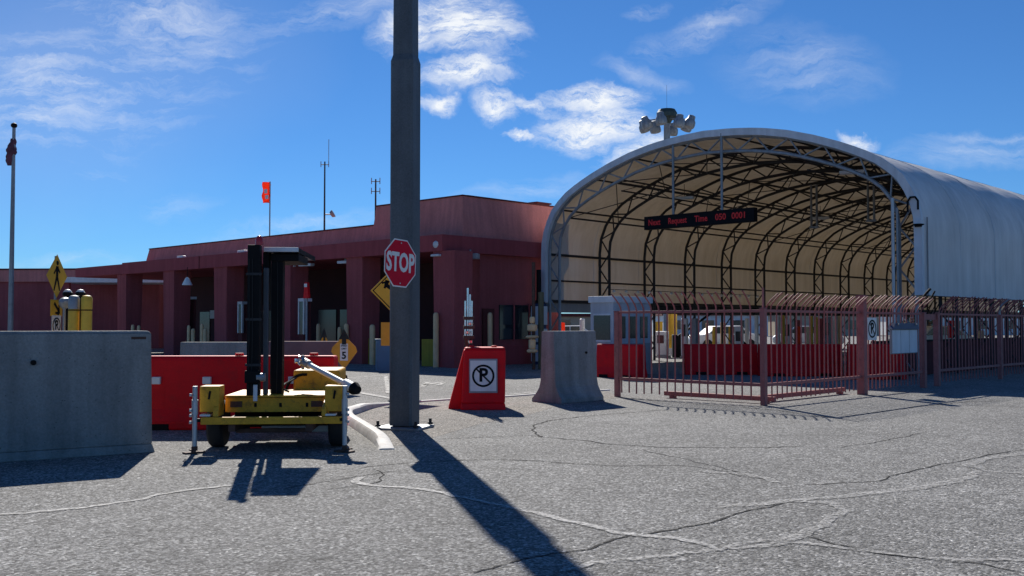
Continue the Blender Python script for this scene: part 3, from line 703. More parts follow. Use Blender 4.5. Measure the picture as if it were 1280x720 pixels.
# floodlights and pipes hanging in the roof
def tentpt(x, y, z): return tent.matrix_basis @ Vector((x, y, z))
def flood(x, y, z, i, lab):
    t = thing('ceiling_light', lab, 'light', Lf + U * x + A * y + Vector((0, 0, z)), YAW + R(20), 'lamps under the tunnel roof')
    MB().box(-.38, .38, -.13, .13, -.05, .05).build('lamp_housing', 'white_panel', t, bevel=.02)
    MB().box(-.33, .33, -.10, .10, -.065, -.052).build('diffuser', 'glow_white', t)
    tube((0, 0, .05), (0, 0, .55), .012, 6).build('hanger', 'truss_steel', t)
for i, (x, y, z, lab) in enumerate([(11.7, 1.6, 6.35, 'pale lamp under the tunnel roof nearest to its right front corner'), (3.4, 4.5, 6.5, 'lamp under the tunnel roof nearest to the left front corner, above the message board'),
                               (4.6, 13.5, 6.3, 'lamp deeper in the tunnel on its left side'), (10.5, 16.6, 6.4, 'lamp deeper in the tunnel on its right side'), (7.3, 25.8, 6.6, 'lamp deep in the tunnel near its centre line')]): flood(x, y, z, i, lab)
for x, y, z0, z1, lab in ((6.5, 9.2, 5.5, 7.2, 'hanging grey pipe pair deep behind the message board'), (8.9, 9.2, 5.6, 7.3, 'hanging grey pipe pair right of the message board hanger')):
    t = thing('hanging_pipe', lab, 'pipe', Lf + U * x + A * y, YAW)
    tube((-.12, 0, z0), (-.12, 0, z1), .045, 8).build('pipe', 'steel', t); tube((.12, 0, z0), (.12, 0, z1), .045, 8).build('pipe', 'steel', t)
    box(-.2, .2, -.04, .04, z0 - .08, z0).build('cross_plate', 'steel', t)
# panels at the foot of the left leg
lsg = thing('light_string', 'string of small white lamps along the lower left wall inside the tunnel', 'light string', Lf + U * .75 + A * 3.2, YAW)
tube((0, 0, 2.92), (0, 11.5, 2.92), .012, 6).build('cable', 'black', lsg)
for k in range(15): MB().lathe([(.02, .06), (.06, .02), (.07, -.03), (.03, -.07)], 10, Matrix.Translation((0, .2 + k * .8, 2.86))).build('bulb', 'glow_white', lsg, smooth=True)
# message board
ms = thing('message_board', 'black hanging electronic message board with dim red letters at the tunnel mouth', 'message board', Lf + U * 7.0 + A * (-.12) + Vector((0, 0, 5.07)), YAW)
box(-2.18, 2.18, 0, .22, -.24, .22).build('casing', 'black', ms, bevel=.01)
for s_, x, wdt in (('Next', -1.74, .85), ('Request', -.78, .80), ('Time', .17, .85), ('050', .93, .95), ('0001', 1.62, .95)):
    text('led_letters', s_, .29, 'led', ms, (x, -.003, -.01), UP, bold=.006, xscale=wdt, extrude=.001)
for x, zt in ((-.98, 2.62), (.95, 2.78)):
    tube((x, .06, .22), (x, .06, zt), .045, 8).build('hanger_pole', 'steel', ms)
# conduit on right leg and camera
cd = thing('security_camera', 'small black hooked camera mounted at the right shoulder of the tunnel mouth', 'camera', Lf + U * (W - .22) + A * (-.12) + Vector((0, 0, 4.75)), YAW)
MB().path([(-.1, -.02, .0), (-.1, -.02, .3), (-.02, -.02, .42), (.12, -.02, .42), (.2, -.02, .3), (.2, -.02, .05)], .03, 8).build('bracket_arm', 'black', cd)
MB().lathe([(.10, 0), (.10, .03), (.16, .06), (.16, .08)], 14, Matrix.Translation((.2, -.02, -.45))).build('camera_dome', 'black', cd); box(.1, .3, -.08, .04, -.36, -.25).build('camera_mount', 'white_panel', cd)
cp = thing('conduit_pole', 'thin grey conduit running up the inside of the tunnel mouth at its right leg', 'pole', Lf + U * (W - .78) + A * (-.1), YAW)
tube((0, 0, 0), (0, 0, 5.2), .05, 8).build('conduit', 'galv_light', cp); tube((.12, .02, 0), (.12, .02, 4.9), .035, 8).build('conduit', 'steel', cp)

# striped cabinet stack at left leg
st = thing('equipment_cabinet', 'narrow pale cabinet with dark blue gaps at the foot of the tunnel left leg', 'cabinet', Lf + U * (-.02) + A * (-.55), YAW)
zz = [(.12, .75), (.85, 1.35), (1.50, 2.20)]
for a, b in zz: box(-.05, .42, -.12, .3, a, b).build('cabinet_panel', 'white_panel', st, bevel=.01)
box(-.02, .38, -.05, .28, .0, 2.3).build('cabinet_frame', 'blue_dark', st)

# ================================================================ LIGHT MAST
lm_d = 90; lp0 = at(835, 406, lm_d)
lm = thing('high_mast_light', 'tall floodlight mast with a ring of lamps rising behind the tunnel', 'light mast', (lp0.x, lm_d, 0))
zt = Z(137, lm_d, 835)
tube((0, 0, 0), (0, 0, zt - .5), .42, 16, r1=.27).build('mast_pole', 'steel', lm, smooth=True)
MB().lathe([(.3, zt - 1.25), (.62, zt - .75), (.92, zt - .7), (.92, zt - .35), (.72, zt - .0), (.3, zt + .05)], 20).build('head_frame', mat('dark_green_metal', (.05, .07, .06), .5), lm, smooth=False)
tube((0, 0, zt), (0, 0, zt + 2.2), .012, 6).build('lightning_rod', 'steel', lm)
for i in range(8):
    a = R(22 + 45 * i); rr = 2.1
    c = Vector((math.cos(a) * rr, math.sin(a) * rr, zt - 1.25 + .12 * math.cos(a * 3)))
    ar = MB().tube((0, 0, zt - .75), c + Vector((0, 0, .15)), .06, 6).build('lamp_arm', 'steel', lm)
    MB().lathe([(.16, .55), (.3, .5), (.34, .2), (.48, .0), (.52, -.35), (.46, -.55), (.3, -.6)], 14, Matrix.Translation(c) @ Matrix.Rotation(R(22 * math.cos(a)), 4, 'Y')).build('lamp_head', 'steel', ar, smooth=True)

# ================================================================ RED BUILDING
C = at(578, 455, 37.0); C.z = 0
bd = thing('inspection_building', 'long dark red stucco building with deep canopy, stepped parapet and square columns', 'building', C, YAW)
def bx_(px, yl):     # local x on the building where the sight line px crosses local y = yl
    k = (px - 640) / F; P0 = C + A * yl
    return (k * P0.y - P0.x) / (U.x - k * U.y)
zhi, zlo = 6.2, 5.45; zf0, zf1 = 4.10, 4.68
XL = -24.1; xs_ = -5.28
# parapet with slightly sloping faces
def parapet(x0, x1, y0, y1, z0, z1, sl=.12):
    m = MB(); m.frustum((x0, x1, y0, y1), (x0 + sl, x1 - (sl if x1 == 0 else 0), y0 + sl, y1), z0, z1); return m
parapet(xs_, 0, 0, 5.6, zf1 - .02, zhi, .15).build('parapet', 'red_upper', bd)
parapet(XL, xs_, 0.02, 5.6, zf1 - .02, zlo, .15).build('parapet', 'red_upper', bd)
MB().box(xs_ + .13, -.13, .12, .35, zhi, zhi + .05).box(-.40, -.1, .35, 5.6, zhi, zhi + .05).build('coping', 'red_dark', bd)
MB().box(XL + .13, xs_ + .1, .14, .35, zlo, zlo + .05).build('coping', 'red_dark', bd)
MB().box(-24.0, .3, -1.28, 5.4, zf0, zf1).build('canopy', 'red_trim', bd)
MB().box(-29.6, -24.005, -1.26, 5.4, zf0 + .02, zf1 - .06).build('canopy', 'red_trim', bd)
MB().box(-9.6, -9.55, -1.30, -1.281, zf0, zf1).box(-16.3, -16.25, -1.30, -1.281, zf0, zf1).build('panel_joint', 'red_dark', bd)
# walls
MB().box(-1.4, -.02, .9, 5.3, 0, zf0).build('side_wall', 'red_wall', bd)
MB().box(-27.3, -1.4, 3.2, 3.5, 0, zf0).build('back_wall', mat('shade_dark_red', (.06, .018, .02), .85, var=.2, scale=1), bd)  # recess wall near black, the shade under the canopy put into its colour
MB().box(-.018, .05, .9, 5.3, 0, 0.7).build('plinth', 'red_trim', bd)
# windows on the right-hand wall (facing local +x)
for y0 in (1.9, 2.75, 3.6):
    wn = box(-.015, .03, y0, y0 + .72, .95, 2.25).build('window', 'glass', bd)
    box(-.015, .06, y0 + .74, y0 + .8, .9, 2.3).build('window_frame', 'red_wall', wn)
MB().box(-.015, .045, 1.0, 1.6, .02, 2.1).build('door', 'red_dark', bd)
# columns
cols = [(162, .9), (221, .95), (286, 1.0), (365, .95), (454, .9), (566, 1.0)]
for px, w_ in cols:
    x = bx_(px, -.75)
    MB().frustum((x - w_ / 2, x + w_ / 2, -1.15, -.35), (x - w_ / 2 - .05, x + w_ / 2 + .05, -1.2, -.3), 0, zf0).build('column', 'red_wall', bd)
# recessed wall windows
for (pa, pb_, ya, yb, mt_) in ((231, 236, 374, 402, 'pane_pale'), (238, 243, 376, 402, 'pane_pale'), (300, 308, 380, 404, 'pane_pale')):
    xa = bx_(pa, 3.15); xb = bx_(pb_, 3.15); dd = C.y + A.y * 3.15 + U.y * (xa + xb) / 2
    MB().box(xa, xb, 3.14, 3.19, Z(yb, dd), Z(ya, dd)).build('window', mt_, bd)
for pa, pb_ in ((398, 420), (425, 436), (250, 262), (310, 350)):
    xa = bx_(pa, 3.15); xb = bx_(pb_, 3.15)
    MB().box(xa, xb, 3.15, 3.19, 0, 2.2).build('door', 'glass', bd)
# deck lamp, floodlights and vents on the building
def flat_lamp(px, py, yd, lab, w_=.5):
    p = at(px, py, yd); t = thing('wall_light', lab, 'light', p, YAW)
    MB().box(-w_ / 2, w_ / 2, -.1, .1, -.05, .06).build('lamp_housing', 'white_panel', t, bevel=.02)
    MB().box(-.03, .03, -.03, .03, -.3, -.05).build('stem', 'steel', t)
    return t
def canopy_depth(px): 
    x = bx_(px, -1.0); return C.y - A.y * 1.0 + U.y * x
for px, py, lab in ((227, 321, 'small white lamp on the canopy edge above the second column'), (303, 314, 'small white lamp on the canopy edge left of the black mast')):
    d_ = canopy_depth(px); p = at(px, py, d_); p.z = zf1 + .07
    t = thing('wall_light', lab, 'light', p, YAW, 'lamps on the canopy edge'); MB().box(-.28, .28, -.1, .1, -.06, .05).build('lamp_housing', 'white', t, bevel=.02)
for px, lab in ((362, 'flat floodlight hanging under the canopy just right of the black mast'), (432, 'flat floodlight under the canopy left of the stop sign'), (383, 'tilted small floodlight under the canopy near the mast arm')):
    d_ = canopy_depth(px); p = at(px, 330, d_); p.z = zf0 - .14
    t = thing('wall_light', lab, 'light', p, YAW + R(10), 'floodlights under the canopy'); MB().box(-.35, .35, -.12, .12, -.06, .05).build('lamp_housing', 'white_panel', t, bevel=.02); box(-.03, .03, -.03, .03, .05, .14).build('stem', 'steel', t)
p = at(548, 306, 36.2); t = thing('dome_camera', 'white dome camera on the canopy corner right of the stop sign', 'camera', p, YAW)
MB().lathe([(.02, .17), (.12, .15), (.19, .08), (.2, -.02), (.16, -.10), (.08, -.17), (.02, -.19)], 16).build('dome', 'white_panel', t, smooth=True)
MB().box(-.2, .2, -.2, .2, -.42, -.34).build('floodlight', 'white_panel', t, bevel=.02); tube((0, 0, -.2), (0, 0, -.35), .03).build('stem', 'steel', t); tube((0,.0,.1),(0,.35,.1),.03).build('stem','steel',t)
p = at(587, 320.5, 36.6); t = thing('wall_light', 'wide grey floodlight under the canopy at the building corner', 'light', p, YAW + R(30)); MB().box(-.34, .34, -.16, .16, -.1, .1).build('lamp_housing', 'grey_panel', t, bevel=.02); tube((0,.1,.1),(0,.1,.25),.03).build('stem','steel',t)
p = at(234, 352, 46); t = thing('pendant_lamp', 'white bell shaped pendant lamp hanging under the canopy', 'lamp', p); MB().lathe([(.02, .2), (.08, .15), (.22, -.12), (.23, -.16), (.1, -.16)], 14).build('lamp_shade', 'white', t, smooth=True); tube((0, 0, .18), (0, 0, zf0 - p.z), .015, 6).build('cord', 'black', t)
p = at(668, 256, 43); t = thing('roof_vent', 'small dark vent box on the red parapet beside the tunnel', 'vent', p, YAW); t.location.z = zhi + .05; MB().box(-.5, .5, -.4, .4, 0, .30).box(-.56, .56, -.46, .46, .30, .36).build('vent_box', 'red_dark', t)
# notice on recessed wall
xn = bx_(266, 3.05); dd = C.y + A.y * 3.05 + U.y * xn
t = thing('notice_board', 'small white notice on the shaded wall between two columns', 'notice', C + U * xn + A * 3.05 + Vector((0, 0, Z(393, dd))), YAW); MB().box(-.28, .28, 0, .03, -.22, .22).build('board', 'pane_pale', t); box(-.31, .31, .03, .05, -.25, .25).build('frame', 'black', t)
# far wing, pale beam
fw = thing('building_wing', 'plain dark red building wing at the far left behind the walkway signs', 'building', (at(-60, 406, 66).x, 66, 0), R(-3))
zt_ = Z(338, 66, 0)
MB().box(-6, 13.6, 0, 14, 0, zt_ - .75).build('wall', 'red_wall', fw); MB().box(-6, 13.8, -.2, 14, zt_ - .748, zt_).build('fascia', 'red_upper', fw); MB().box(-6, 13.8, -.24, 0, zt_, zt_ + .1).build('coping', 'red_dark', fw)
wb = thing('lane_canopy', 'pale flat canopy roof seen beneath the red building canopy at the left', 'canopy', (at(140, 406, 62).x, 62, 0), R(2))
za = Z(353, 62, 140); MB().box(-3.2, 5.5, 0, 5, za, za + .32).build('roof_slab', 'white', wb)
for x in (-2.9, 1.2, 5.2): box(x - .15, x + .15, .4, .7, 0, za).build('post', 'red_wall', wb)
MB().box(-3.0, 7.3, 4.2, 4.4, 0, za - .5).build('rear_wall', 'red_dark', wb)
for pa, pb_ in ((182, 189), (191, 208)):
    xa = at(pa, 406, 66).x - wb.location.x; xb = at(pb_, 406, 66).x - wb.location.x
    box(xa, xb, 4.1, 4.19, Z(398, 66), Z(374, 66)).build('window', 'pane_pale', wb)

def booth_small(px, yd, wpx, ytop, lab, top):
    wpx *= .8
    p = at(px, 406, yd); w_ = wpx / 2 / F * yd; h = Z(ytop, yd, px); t = thing('lane_booth', lab, 'booth', (p.x, yd, 0), YAW)
    MB().box(-w_, w_, -w_, w_, 0, h * .45).box(-w_, w_, w_ - .06, w_, h * .45, h - .12).build('booth_wall', 'red_dark', t); MB().box(-w_ - .03, w_ + .03, -w_ - .03, w_ + .03, h - .12, h).build('roof', top, t)  # dark red walls put the shade under the canopy into the booth colour
    for sx in (-1, 1): box(sx * w_ - .04, sx * w_ + .04, -w_ - .02, -w_ + .06, h * .45, h - .12).build('frame', 'galv_light', t)
    box(-w_ + .04, w_ - .04, -w_ + .0, -w_ + .02, h * .45, h - .12).build('window', 'glass', t)
booth_small(381, 39.6, 13, 373, 'small pale lane booth under the canopy right of the mast, beside the red sign', 'white_panel')
p = at(380, 406, 39.0); t = thing('lane_sign', 'tall tapered red and white sign under the canopy right of the black mast', 'sign', (p.x + .1, 39.0, 0), YAW)
z0, z1 = Z(373, 39), Z(353, 39); MB().prism([(-.17, z0), (.17, z0), (.07, z1), (-.07, z1)], -.05, .05).build('red_panel', 'plastic_red', t); tube((0, 0, 0), (0, 0, z0), .04, 8).build('post', 'steel', t); MB().box(-.09, .09, -.07, -.055, z1 - .18, z1 - .05).build('white_mark', 'white', t)
booth_small(236, 50.0, 15, 371, 'pale glazed lane booth under the canopy, left of the small notice', 'white_panel')
booth_small(304, 45.5, 11, 377, 'narrow pale lane booth under the canopy just left of the black mast', 'pane_pale')
# antennas, windsock, flag pole
def antenna(px, ytop, ybase, yd, lab, dish=False, whip=0):
    p = at(px, ybase, yd); zb = zlo - .4; zt = Z(ytop, yd, px)
    t = thing('antenna_mast', lab, 'antenna', (p.x, p.y, zb), 0)
    tube((0, 0, 0), (0, 0, zt - zb), .05, 8, r1=.035).build('mast_tube', 'truss_steel', t)
    for k, z in enumerate((zt - zb - .1, zt - zb - .55) if not dish else (zt - zb - .15,)):
        tube((-.2, 0, z), (.2, 0, z), .02, 6).build('cross_arm', 'truss_steel', t)
        for s in (-.19, .19): tube((s, 0, z - .12), (s, 0, z + .16), .02, 6).build('dipole', 'steel', t)
    if whip: tube((.19, 0, zt - zb - .2), (.19, 0, zt - zb + whip), .015, 6).build('whip', 'steel', t)
    if dish:
        tube((0, 0, Z(268, yd, px) - zb), (.3, 0, Z(268, yd, px) - zb), .03, 6).build('dish_arm', 'steel', t)
        MB().lathe([(.02, -.06), (.14, -.04), (.2, .1), (.16, .12)], 14, Matrix.Translation((.35, 0, Z(268, yd, px) - zb)) @ Matrix.Rotation(R(60), 4, 'Y')).build('dish', 'steel', t, smooth=True)
antenna(405.5, 202, 283, 50, 'tall thin antenna mast with a small dish on the red roof', True, 1.1)
antenna(469.5, 224, 258, 46, 'short antenna mast with crossed dipoles near the roof step')
p = at(337, 300, 46); t = thing('warning_flag', 'orange flag on a thin roof pole above the black mast', 'flag', (p.x, 46, zlo - .4))
zt = Z(227, 46, 337) - zlo + .4
tube((0, 0, 0), (0, 0, zt), .03, 6).build('flag_pole', 'steel', t)
fg = MB(); nn = 10
fg.add([(-.34 * i / 3 + .03 * math.sin(j * 1.3 + i), .05 * math.sin(j * .9 + i * 2), zt - .02 - j * .105) for j in range(nn) for i in range(4)], [(j * 4 + i, j * 4 + i + 1, j * 4 + i + 5, j * 4 + i + 4) for j in range(nn - 1) for i in range(3)])
fo = fg.build('flag_cloth', 'orange', t, smooth=True); md = fo.modifiers.new('s', 'SOLIDIFY'); md.thickness = .012
m = MB().box(-.24, -.10, -.09, -.075, zt - .55, zt - .35).box(-.2, -.05, -.09, -.075, zt - .8, zt - .62); m.build('white_mark', 'white', t)
fd = 48; p = at(10, 406, fd); t = thing('flagpole', 'tall flagpole with a limp furled flag at the far left', 'flagpole', (p.x + .12, fd, 0))
zt = Z(160, fd, 16)
tube((0, 0, 0), (0, 0, zt), .13, 12, r1=.075).build('pole_shaft', 'steel', t, smooth=True)
MB().lathe([(.02, -.14), (.12, -.08), (.15, 0), (.12, .08), (.02, .14)], 12, Matrix.Translation((0, 0, zt + .12))).build('ball_finial', 'black', t, smooth=True)
fl = MB(); vv = []
for j in range(16):
    z = zt - .5 - j * .085; w_ = (.10 + .12 * math.sin(math.pi * j / 15))
    for i in range(8):
        a = 2 * math.pi * i / 8; vv.append((-.02 - j * .012 + w_ * math.cos(a) * (1 + .3 * math.sin(j + i * 2)), w_ * .7 * math.sin(a), z))
fl.add(vv, [(j * 8 + i, j * 8 + (i + 1) % 8, (j + 1) * 8 + (i + 1) % 8, (j + 1) * 8 + i) for j in range(15) for i in range(8)]); fl.build('furled_flag', 'flag_red', t, smooth=True)

# ================================================================ BOLLARDS
def bollard_make(label, loc, h, r=.11, m='cream_bollard', group='cream bollards under the canopy'):
    t = thing('bollard', label, 'bollard', loc, 0, group)
    MB().lathe([(r, 0), (r, h - .1), (r * .9, h - .04), (r * .6, h), (.01, h + .015)], 16).build('post', m, t, smooth=True)
    return t
def boll(px, ytop, ybase, w, label, m='cream_bollard', group='cream bollards under the canopy'):
    d = canopy_depth(px) - .45 if px < 560 else 36.6
    p = at(px, 406, d)
    h = Z(ytop, d, px); return bollard_make(label, (p.x, p.y, 0), h, w / 2 / F * d, m, group)
for a in [(545, 391, 454, 7, 'tall cream bollard just right of the big steel pole'), (612.5, 391, 452, 6, 'tall cream bollard in front of the windows right of the shiny tubes'),
          (465.5, 406, 455, 7, 'cream bollard between the small speed sign and the steel pole'), (433, 405, 452, 6, 'right one of the cream bollards directly behind the speed sign'), (424.5, 409, 451, 5, 'left one of the cream bollards directly behind the speed sign'),
          (398, 405, 448, 5, 'lone cream bollard seen above the mauve barrier right of the mast'), (236, 407, 446, 4, 'leftmost cream bollard above the grey barrier between the columns'), (241.5, 411, 449, 5, 'second cream bollard from the left above the grey barrier'),
          (252.5, 405, 446, 4, 'third cream bollard from the left above the grey barrier'), (256.5, 411, 449, 5, 'rightmost cream bollard above the grey barrier between the columns'),
          (166, 406, 442, 4, 'left small cream bollard just over the concrete block edge'), (173.5, 407, 442, 4, 'right small cream bollard just over the concrete block edge')]:
    boll(*a)
for px, lab in ((92, 'left tall yellow tube post with round grey cap behind the concrete block'), (108, 'right tall yellow tube post with round grey cap behind the concrete block')):
    d_ = 24.5; t = thing('tube_post', lab, 'post', (at(px, 406, d_).x, d_, 0), 0, 'yellow tube posts')
    z1 = Z(369, d_, px)
    tube((0, 0, 0), (0, 0, z1 - .30), .125, 18).build('post_tube', 'yellow_bollard', t, smooth=True)
    MB().lathe([(.127, z1 - .33), (.127, z1 - .30), (.13, z1 - .08), (.10, z1 - .02), (.03, z1), (.005, z1)], 18).build('cap', 'steel' if px < 100 else 'yellow_bollard', t, smooth=True)
    MB().lathe([(.132, z1 - .37), (.132, z1 - .345)], 18).build('band', 'black', t)
for px, lab in ((84, 'left round topped black lamp behind the yellow tube posts'), (100, 'right round topped black lamp behind the yellow tube posts')):
    d_ = 25.3; t = thing('bollard_lamp', lab, 'lamp', (at(px, 406, d_).x, d_, 0), 0, 'black bollard lamps')
    z1 = Z(362, d_, px)
    tube((0, 0, 0), (0, 0, z1 - .15), .05, 12).build('post_tube', 'black', t)
    MB().lathe([(.05, z1 - .2), (.12, z1 - .14), (.12, z1 - .08), (.10, z1 - .06)], 16).build('lamp_head', 'black', t)
    MB().lathe([(.10, z1 - .06), (.07, z1 - .01), (.01, z1 + .01)], 16).build('lens', 'white', t, smooth=True)
t = thing('siren_horn', 'grey round horn speaker left of the yellow tube posts', 'speaker', (at(80, 406, 24.8).x, 24.8, 0)); z1 = Z(378, 24.8, 80)
tube((0, 0, 0), (0, 0, z1), .035, 8).build('post_tube', 'steel', t); MB().lathe([(.15, -.06), (.12, .05), (.05, .12)], 14, Matrix.Translation((0, 0, z1)) @ Matrix.Rotation(R(70), 4, 'X')).build('horn', 'steel', t, smooth=True)

# olive walls
for pa, pb_, lab in ((437, 487, 'olive yellow low wall behind the speed sign'), (531, 577, 'olive yellow low wall right of the steel pole')):
    xa = bx_(pa, -.7); xb = bx_(pb_, -.7)
    t = thing('low_wall', lab, 'low wall', C + U * ((xa + xb) / 2) + A * (-.7), YAW); w_ = (xb - xa) / 2
    MB().box(-w_, w_, -.15, .15, 0, .98).build('wall_body', 'olive', t, bevel=.01)
t = thing('utility_box', 'blue grey cabinet standing behind the steel pole', 'cabinet', (at(479, 455, 33.5).x, 33.5, 0), R(10)); MB().box(-.24, .24, -.3, .3, 0, 1.0).build('cabinet_body', 'bluegrey', t, bevel=.02); MB().box(-.2, .2, -.32, -.305, .1, .9).build('door', 'bluegrey', t); MB().box(-.27, .27, -.33, .33, 1.0, 1.04).build('lid', 'bluegrey', t)

# ================================================================ ROAD SIGNS
def diamond(parent, hw, m, name='diamond_panel', y=0):
    MB().prism([(0, -hw), (hw, 0), (0, hw), (-hw, 0)], y, y + .005).build(name, m, parent)
    rim = MB(); q = hw * .93; q2 = hw * .885
    for i in range(4):
        a = R(90 * i); b = R(90 * (i + 1))
        rim.add([(q * math.cos(a), y - .002, q * math.sin(a)), (q * math.cos(b), y - .002, q * math.sin(b)), (q2 * math.cos(b), y - .002, q2 * math.sin(b)), (q2 * math.cos(a), y - .002, q2 * math.sin(a))], [(0, 1, 2, 3)])
    rim.build('border', 'black', parent)
# pedestrian crossing sign (turned away from us)
d_ = 25; p = at(70, 406, d_)
t = thing('crosswalk_sign', 'yellow diamond walking person sign with arrow plate below, behind the concrete block', 'road sign', (p.x, d_, 0), R(88))
tube((0, .03, 0), (0, .03, Z(320, d_, 70)), .03, 8).build('post', 'steel', t)
zc = Z(345, d_, 70); e = bpy.data.objects.new
sub = box(-.02, .02, .004, .02, zc - .45, zc + .45).build('bracket', 'steel', t)
dm = MB().prism([(0, -.53), (.53, 0), (0, .53), (-.53, 0)], -.006, 0).build('diamond_panel', 'yellow_sign', t, loc=(0, 0, zc))
w3 = MB(); s_ = .78
w3.lathe([(.005, -.05), (.045, -.03), (.05, 0), (.045, .03), (.005, .05)], 12, Matrix.Translation((.02, -.009, .33 * s_ + .06)) @ Matrix.Scale(.02, 4, (0, 1, 0)) @ Matrix.Scale(1.2, 4))
def limb(m, a, b, wa, wb):
    a = Vector((a[0], 0, a[1])); b = Vector((b[0], 0, b[1])); d = (b - a).normalized(); q = Vector((-d.z, 0, d.x)); o = Vector((0, -.009, 0)); o2 = Vector((0, -.0065, 0))
    m.add([a + q * wa + o, a - q * wa + o, b - q * wb + o, b + q * wb + o, a + q * wa + o2, a - q * wa + o2, b - q * wb + o2, b + q * wb + o2], [(0, 1, 2, 3), (7, 6, 5, 4), (0, 1, 5, 4), (1, 2, 6, 5), (2, 3, 7, 6), (3, 0, 4, 7)])
limb(w3, (.01, .24), (0, -.02), .07, .055); limb(w3, (.0, 0), (-.15, -.36), .045, .03); limb(w3, (.0, 0), (.08, -.18), .045, .035); limb(w3, (.08, -.18), (.14, -.36), .035, .028)
limb(w3, (0, .22), (-.16, .05), .03, .025); limb(w3, (.02, .22), (.15, .08), .03, .025)
w3.build('walking_figure', 'black', dm)
zp = Z(385, d_, 70)
ap = box(-.3, .3, -.006, 0, zp - .2, zp + .2).build('arrow_plate', 'yellow_sign', t)
m = MB(); limb(m, (-.12, .12), (.1, -.06), .04, .04); limb(m, (.13, -.14), (.12, .08), .05, .02); limb(m, (.13, -.13), (-.06, -.12), .05, .02)
m.build('arrow', 'black', ap, loc=(0, 0, zp))
zq = Z(407, d_, 70); q_ = bpy.data.objects.new('no_parking_plate', None); bpy.data.objects.remove(q_)
pn = MB().box(-.24, .24, .0, .004, -.26, .26).build('plate_backing', 'grey_panel', t, loc=(0, -.004, zq)); no_parking_plate(pn, .46, .5, y=-.009)
# curve sign behind the steel pole
d_ = 22; p = at(494, 406, d_); t = thing('curve_sign', 'yellow diamond arrow sign half hidden behind the steel pole', 'road sign', (p.x, d_, 0), R(20))
tube((0, .03, 0), (0, .03, Z(336, d_, 494)), .03, 8).build('post', 'steel', t)
zc = Z(363.5, d_, 494); dm = MB().prism([(0, -.54), (.54, 0), (0, .54), (-.54, 0)], -.006, 0).build('diamond_panel', 'yellow_sign', t, loc=(0, 0, zc))
rim = MB(); q = .50; q2 = .47
for i in range(4):
    a = R(90 * i); b = R(90 * (i + 1)); rim.add([(r_ * math.cos(an), yy, r_ * math.sin(an)) for yy in (-.009, -.007) for r_, an in ((q, a), (q, b), (q2, b), (q2, a))], [(0, 1, 2, 3), (4, 5, 6, 7), (0, 1, 5, 4), (2, 3, 7, 6)])
rim.build('border', 'black', dm)
m = MB(); limb(m, (-.0, -.3), (-.02, .0), .04, .04); limb(m, (-.02, 0), (-.2, .12), .04, .04); limb(m, (-.14, .2), (-.3, .16), .02, .02); limb(m, (-.17, .22), (-.24, .05), .05, .02); m.build('arrow', 'black', dm)
zp = Z(417.5, d_, 494); MB().box(-.31, .31, -.006, 0, zp - .25, zp + .25).build('speed_plate', 'amber_sign', t)
# rubber based speed sign
def small_sign(label, px, ybase, rz, sc_=1.0):
    p = G(px, ybase); t = thing('lane_sign', label, 'road sign', (p.x, p.y, 0), rz)
    MB().lathe([(.22, 0), (.22, .04), (.12, .10), (.07, .36), (.03, .40)], 16).build('rubber_base', 'rubber', t, smooth=True)
    tube((0, .0, .38), (0, .0, .55), .015, 8).build('spring', 'steel', t)
    zc = .90 * sc_; dm = MB().prism([(0, -.39), (.09, -.28), (.30, .0), (.27, .10), (.10, .27), (0, .33), (-.10, .27), (-.27, .10), (-.30, .0), (-.09, -.28)], -.012, 0).build('diamond_panel', 'amber_sign', t, loc=(0, 0, zc))
    pl_ = MB().box(-.09, .09, -.018, -.013, -.2, .18).build('number_plate', 'white', dm)
    text('number', '5', .22, 'black', pl_, (0, -.020, -.09), UP, bold=.006, extrude=.001)
    text('lettering', 'SPEED', .052, 'black', pl_, (0, -.020, .13), UP, bold=.001, extrude=.001); text('lettering', 'LIMIT', .052, 'black', pl_, (0, -.020, .065), UP, bold=.001, extrude=.001)
    MB().prism([(-.13, .27), (0, .50), (.13, .27), (.05, .28), (.05, .16), (-.05, .16), (-.05, .28)], -.02, .01).build('roof_clip', 'rubber', dm)
    return t
s5 = small_sign('amber rubber based speed limit 5 sign beside the yellow trailer arm', 430, 490, R(-8))
dup(s5, (at(405, 406, 26.5).x, 26.5, 0), R(72), 'smaller looking amber lane sign seen almost edge on above the red barrier')

# shiny tubes behind the barricade
p = at(586, 406, 18.9); t = thing('tube_cluster', 'bundle of shiny upright metal tubes on a dark bracket above the red barrier block', 'post', (p.x, 18.9, 0), R(10))
for dx, za, zb in ((-.065, 380, 396), (-.02, 364, 384), (.02, 372, 398), (.055, 380, 404)):
    tube((dx, 0, 1.3), (dx, 0, Z(za - 4, 18.9, 586)), .019, 10).build('metal_tube', 'chrome', t, smooth=True)
tube((-.045, .05, 0), (-.045, .05, 1.75), .035, 10).build('post_tube', 'rust', t); tube((.05, .05, 0), (.05, .05, 1.62), .028, 10).build('post_tube', 'truss_steel', t)
for z in (1.62, 1.45, 1.27): box(-.1, .1, -.03, .04, z - .03, z + .03).build('clamp', 'rust', t, bevel=.006)
for z, x in ((1.52, .03), (1.36, -.02), (1.19, .02)): MB().lathe([(.01, -.035), (.04, -.02), (.045, .02), (.01, .03)], 12, Matrix.Translation((x, -.05, z))).build('fitting', 'chrome', t, smooth=True)
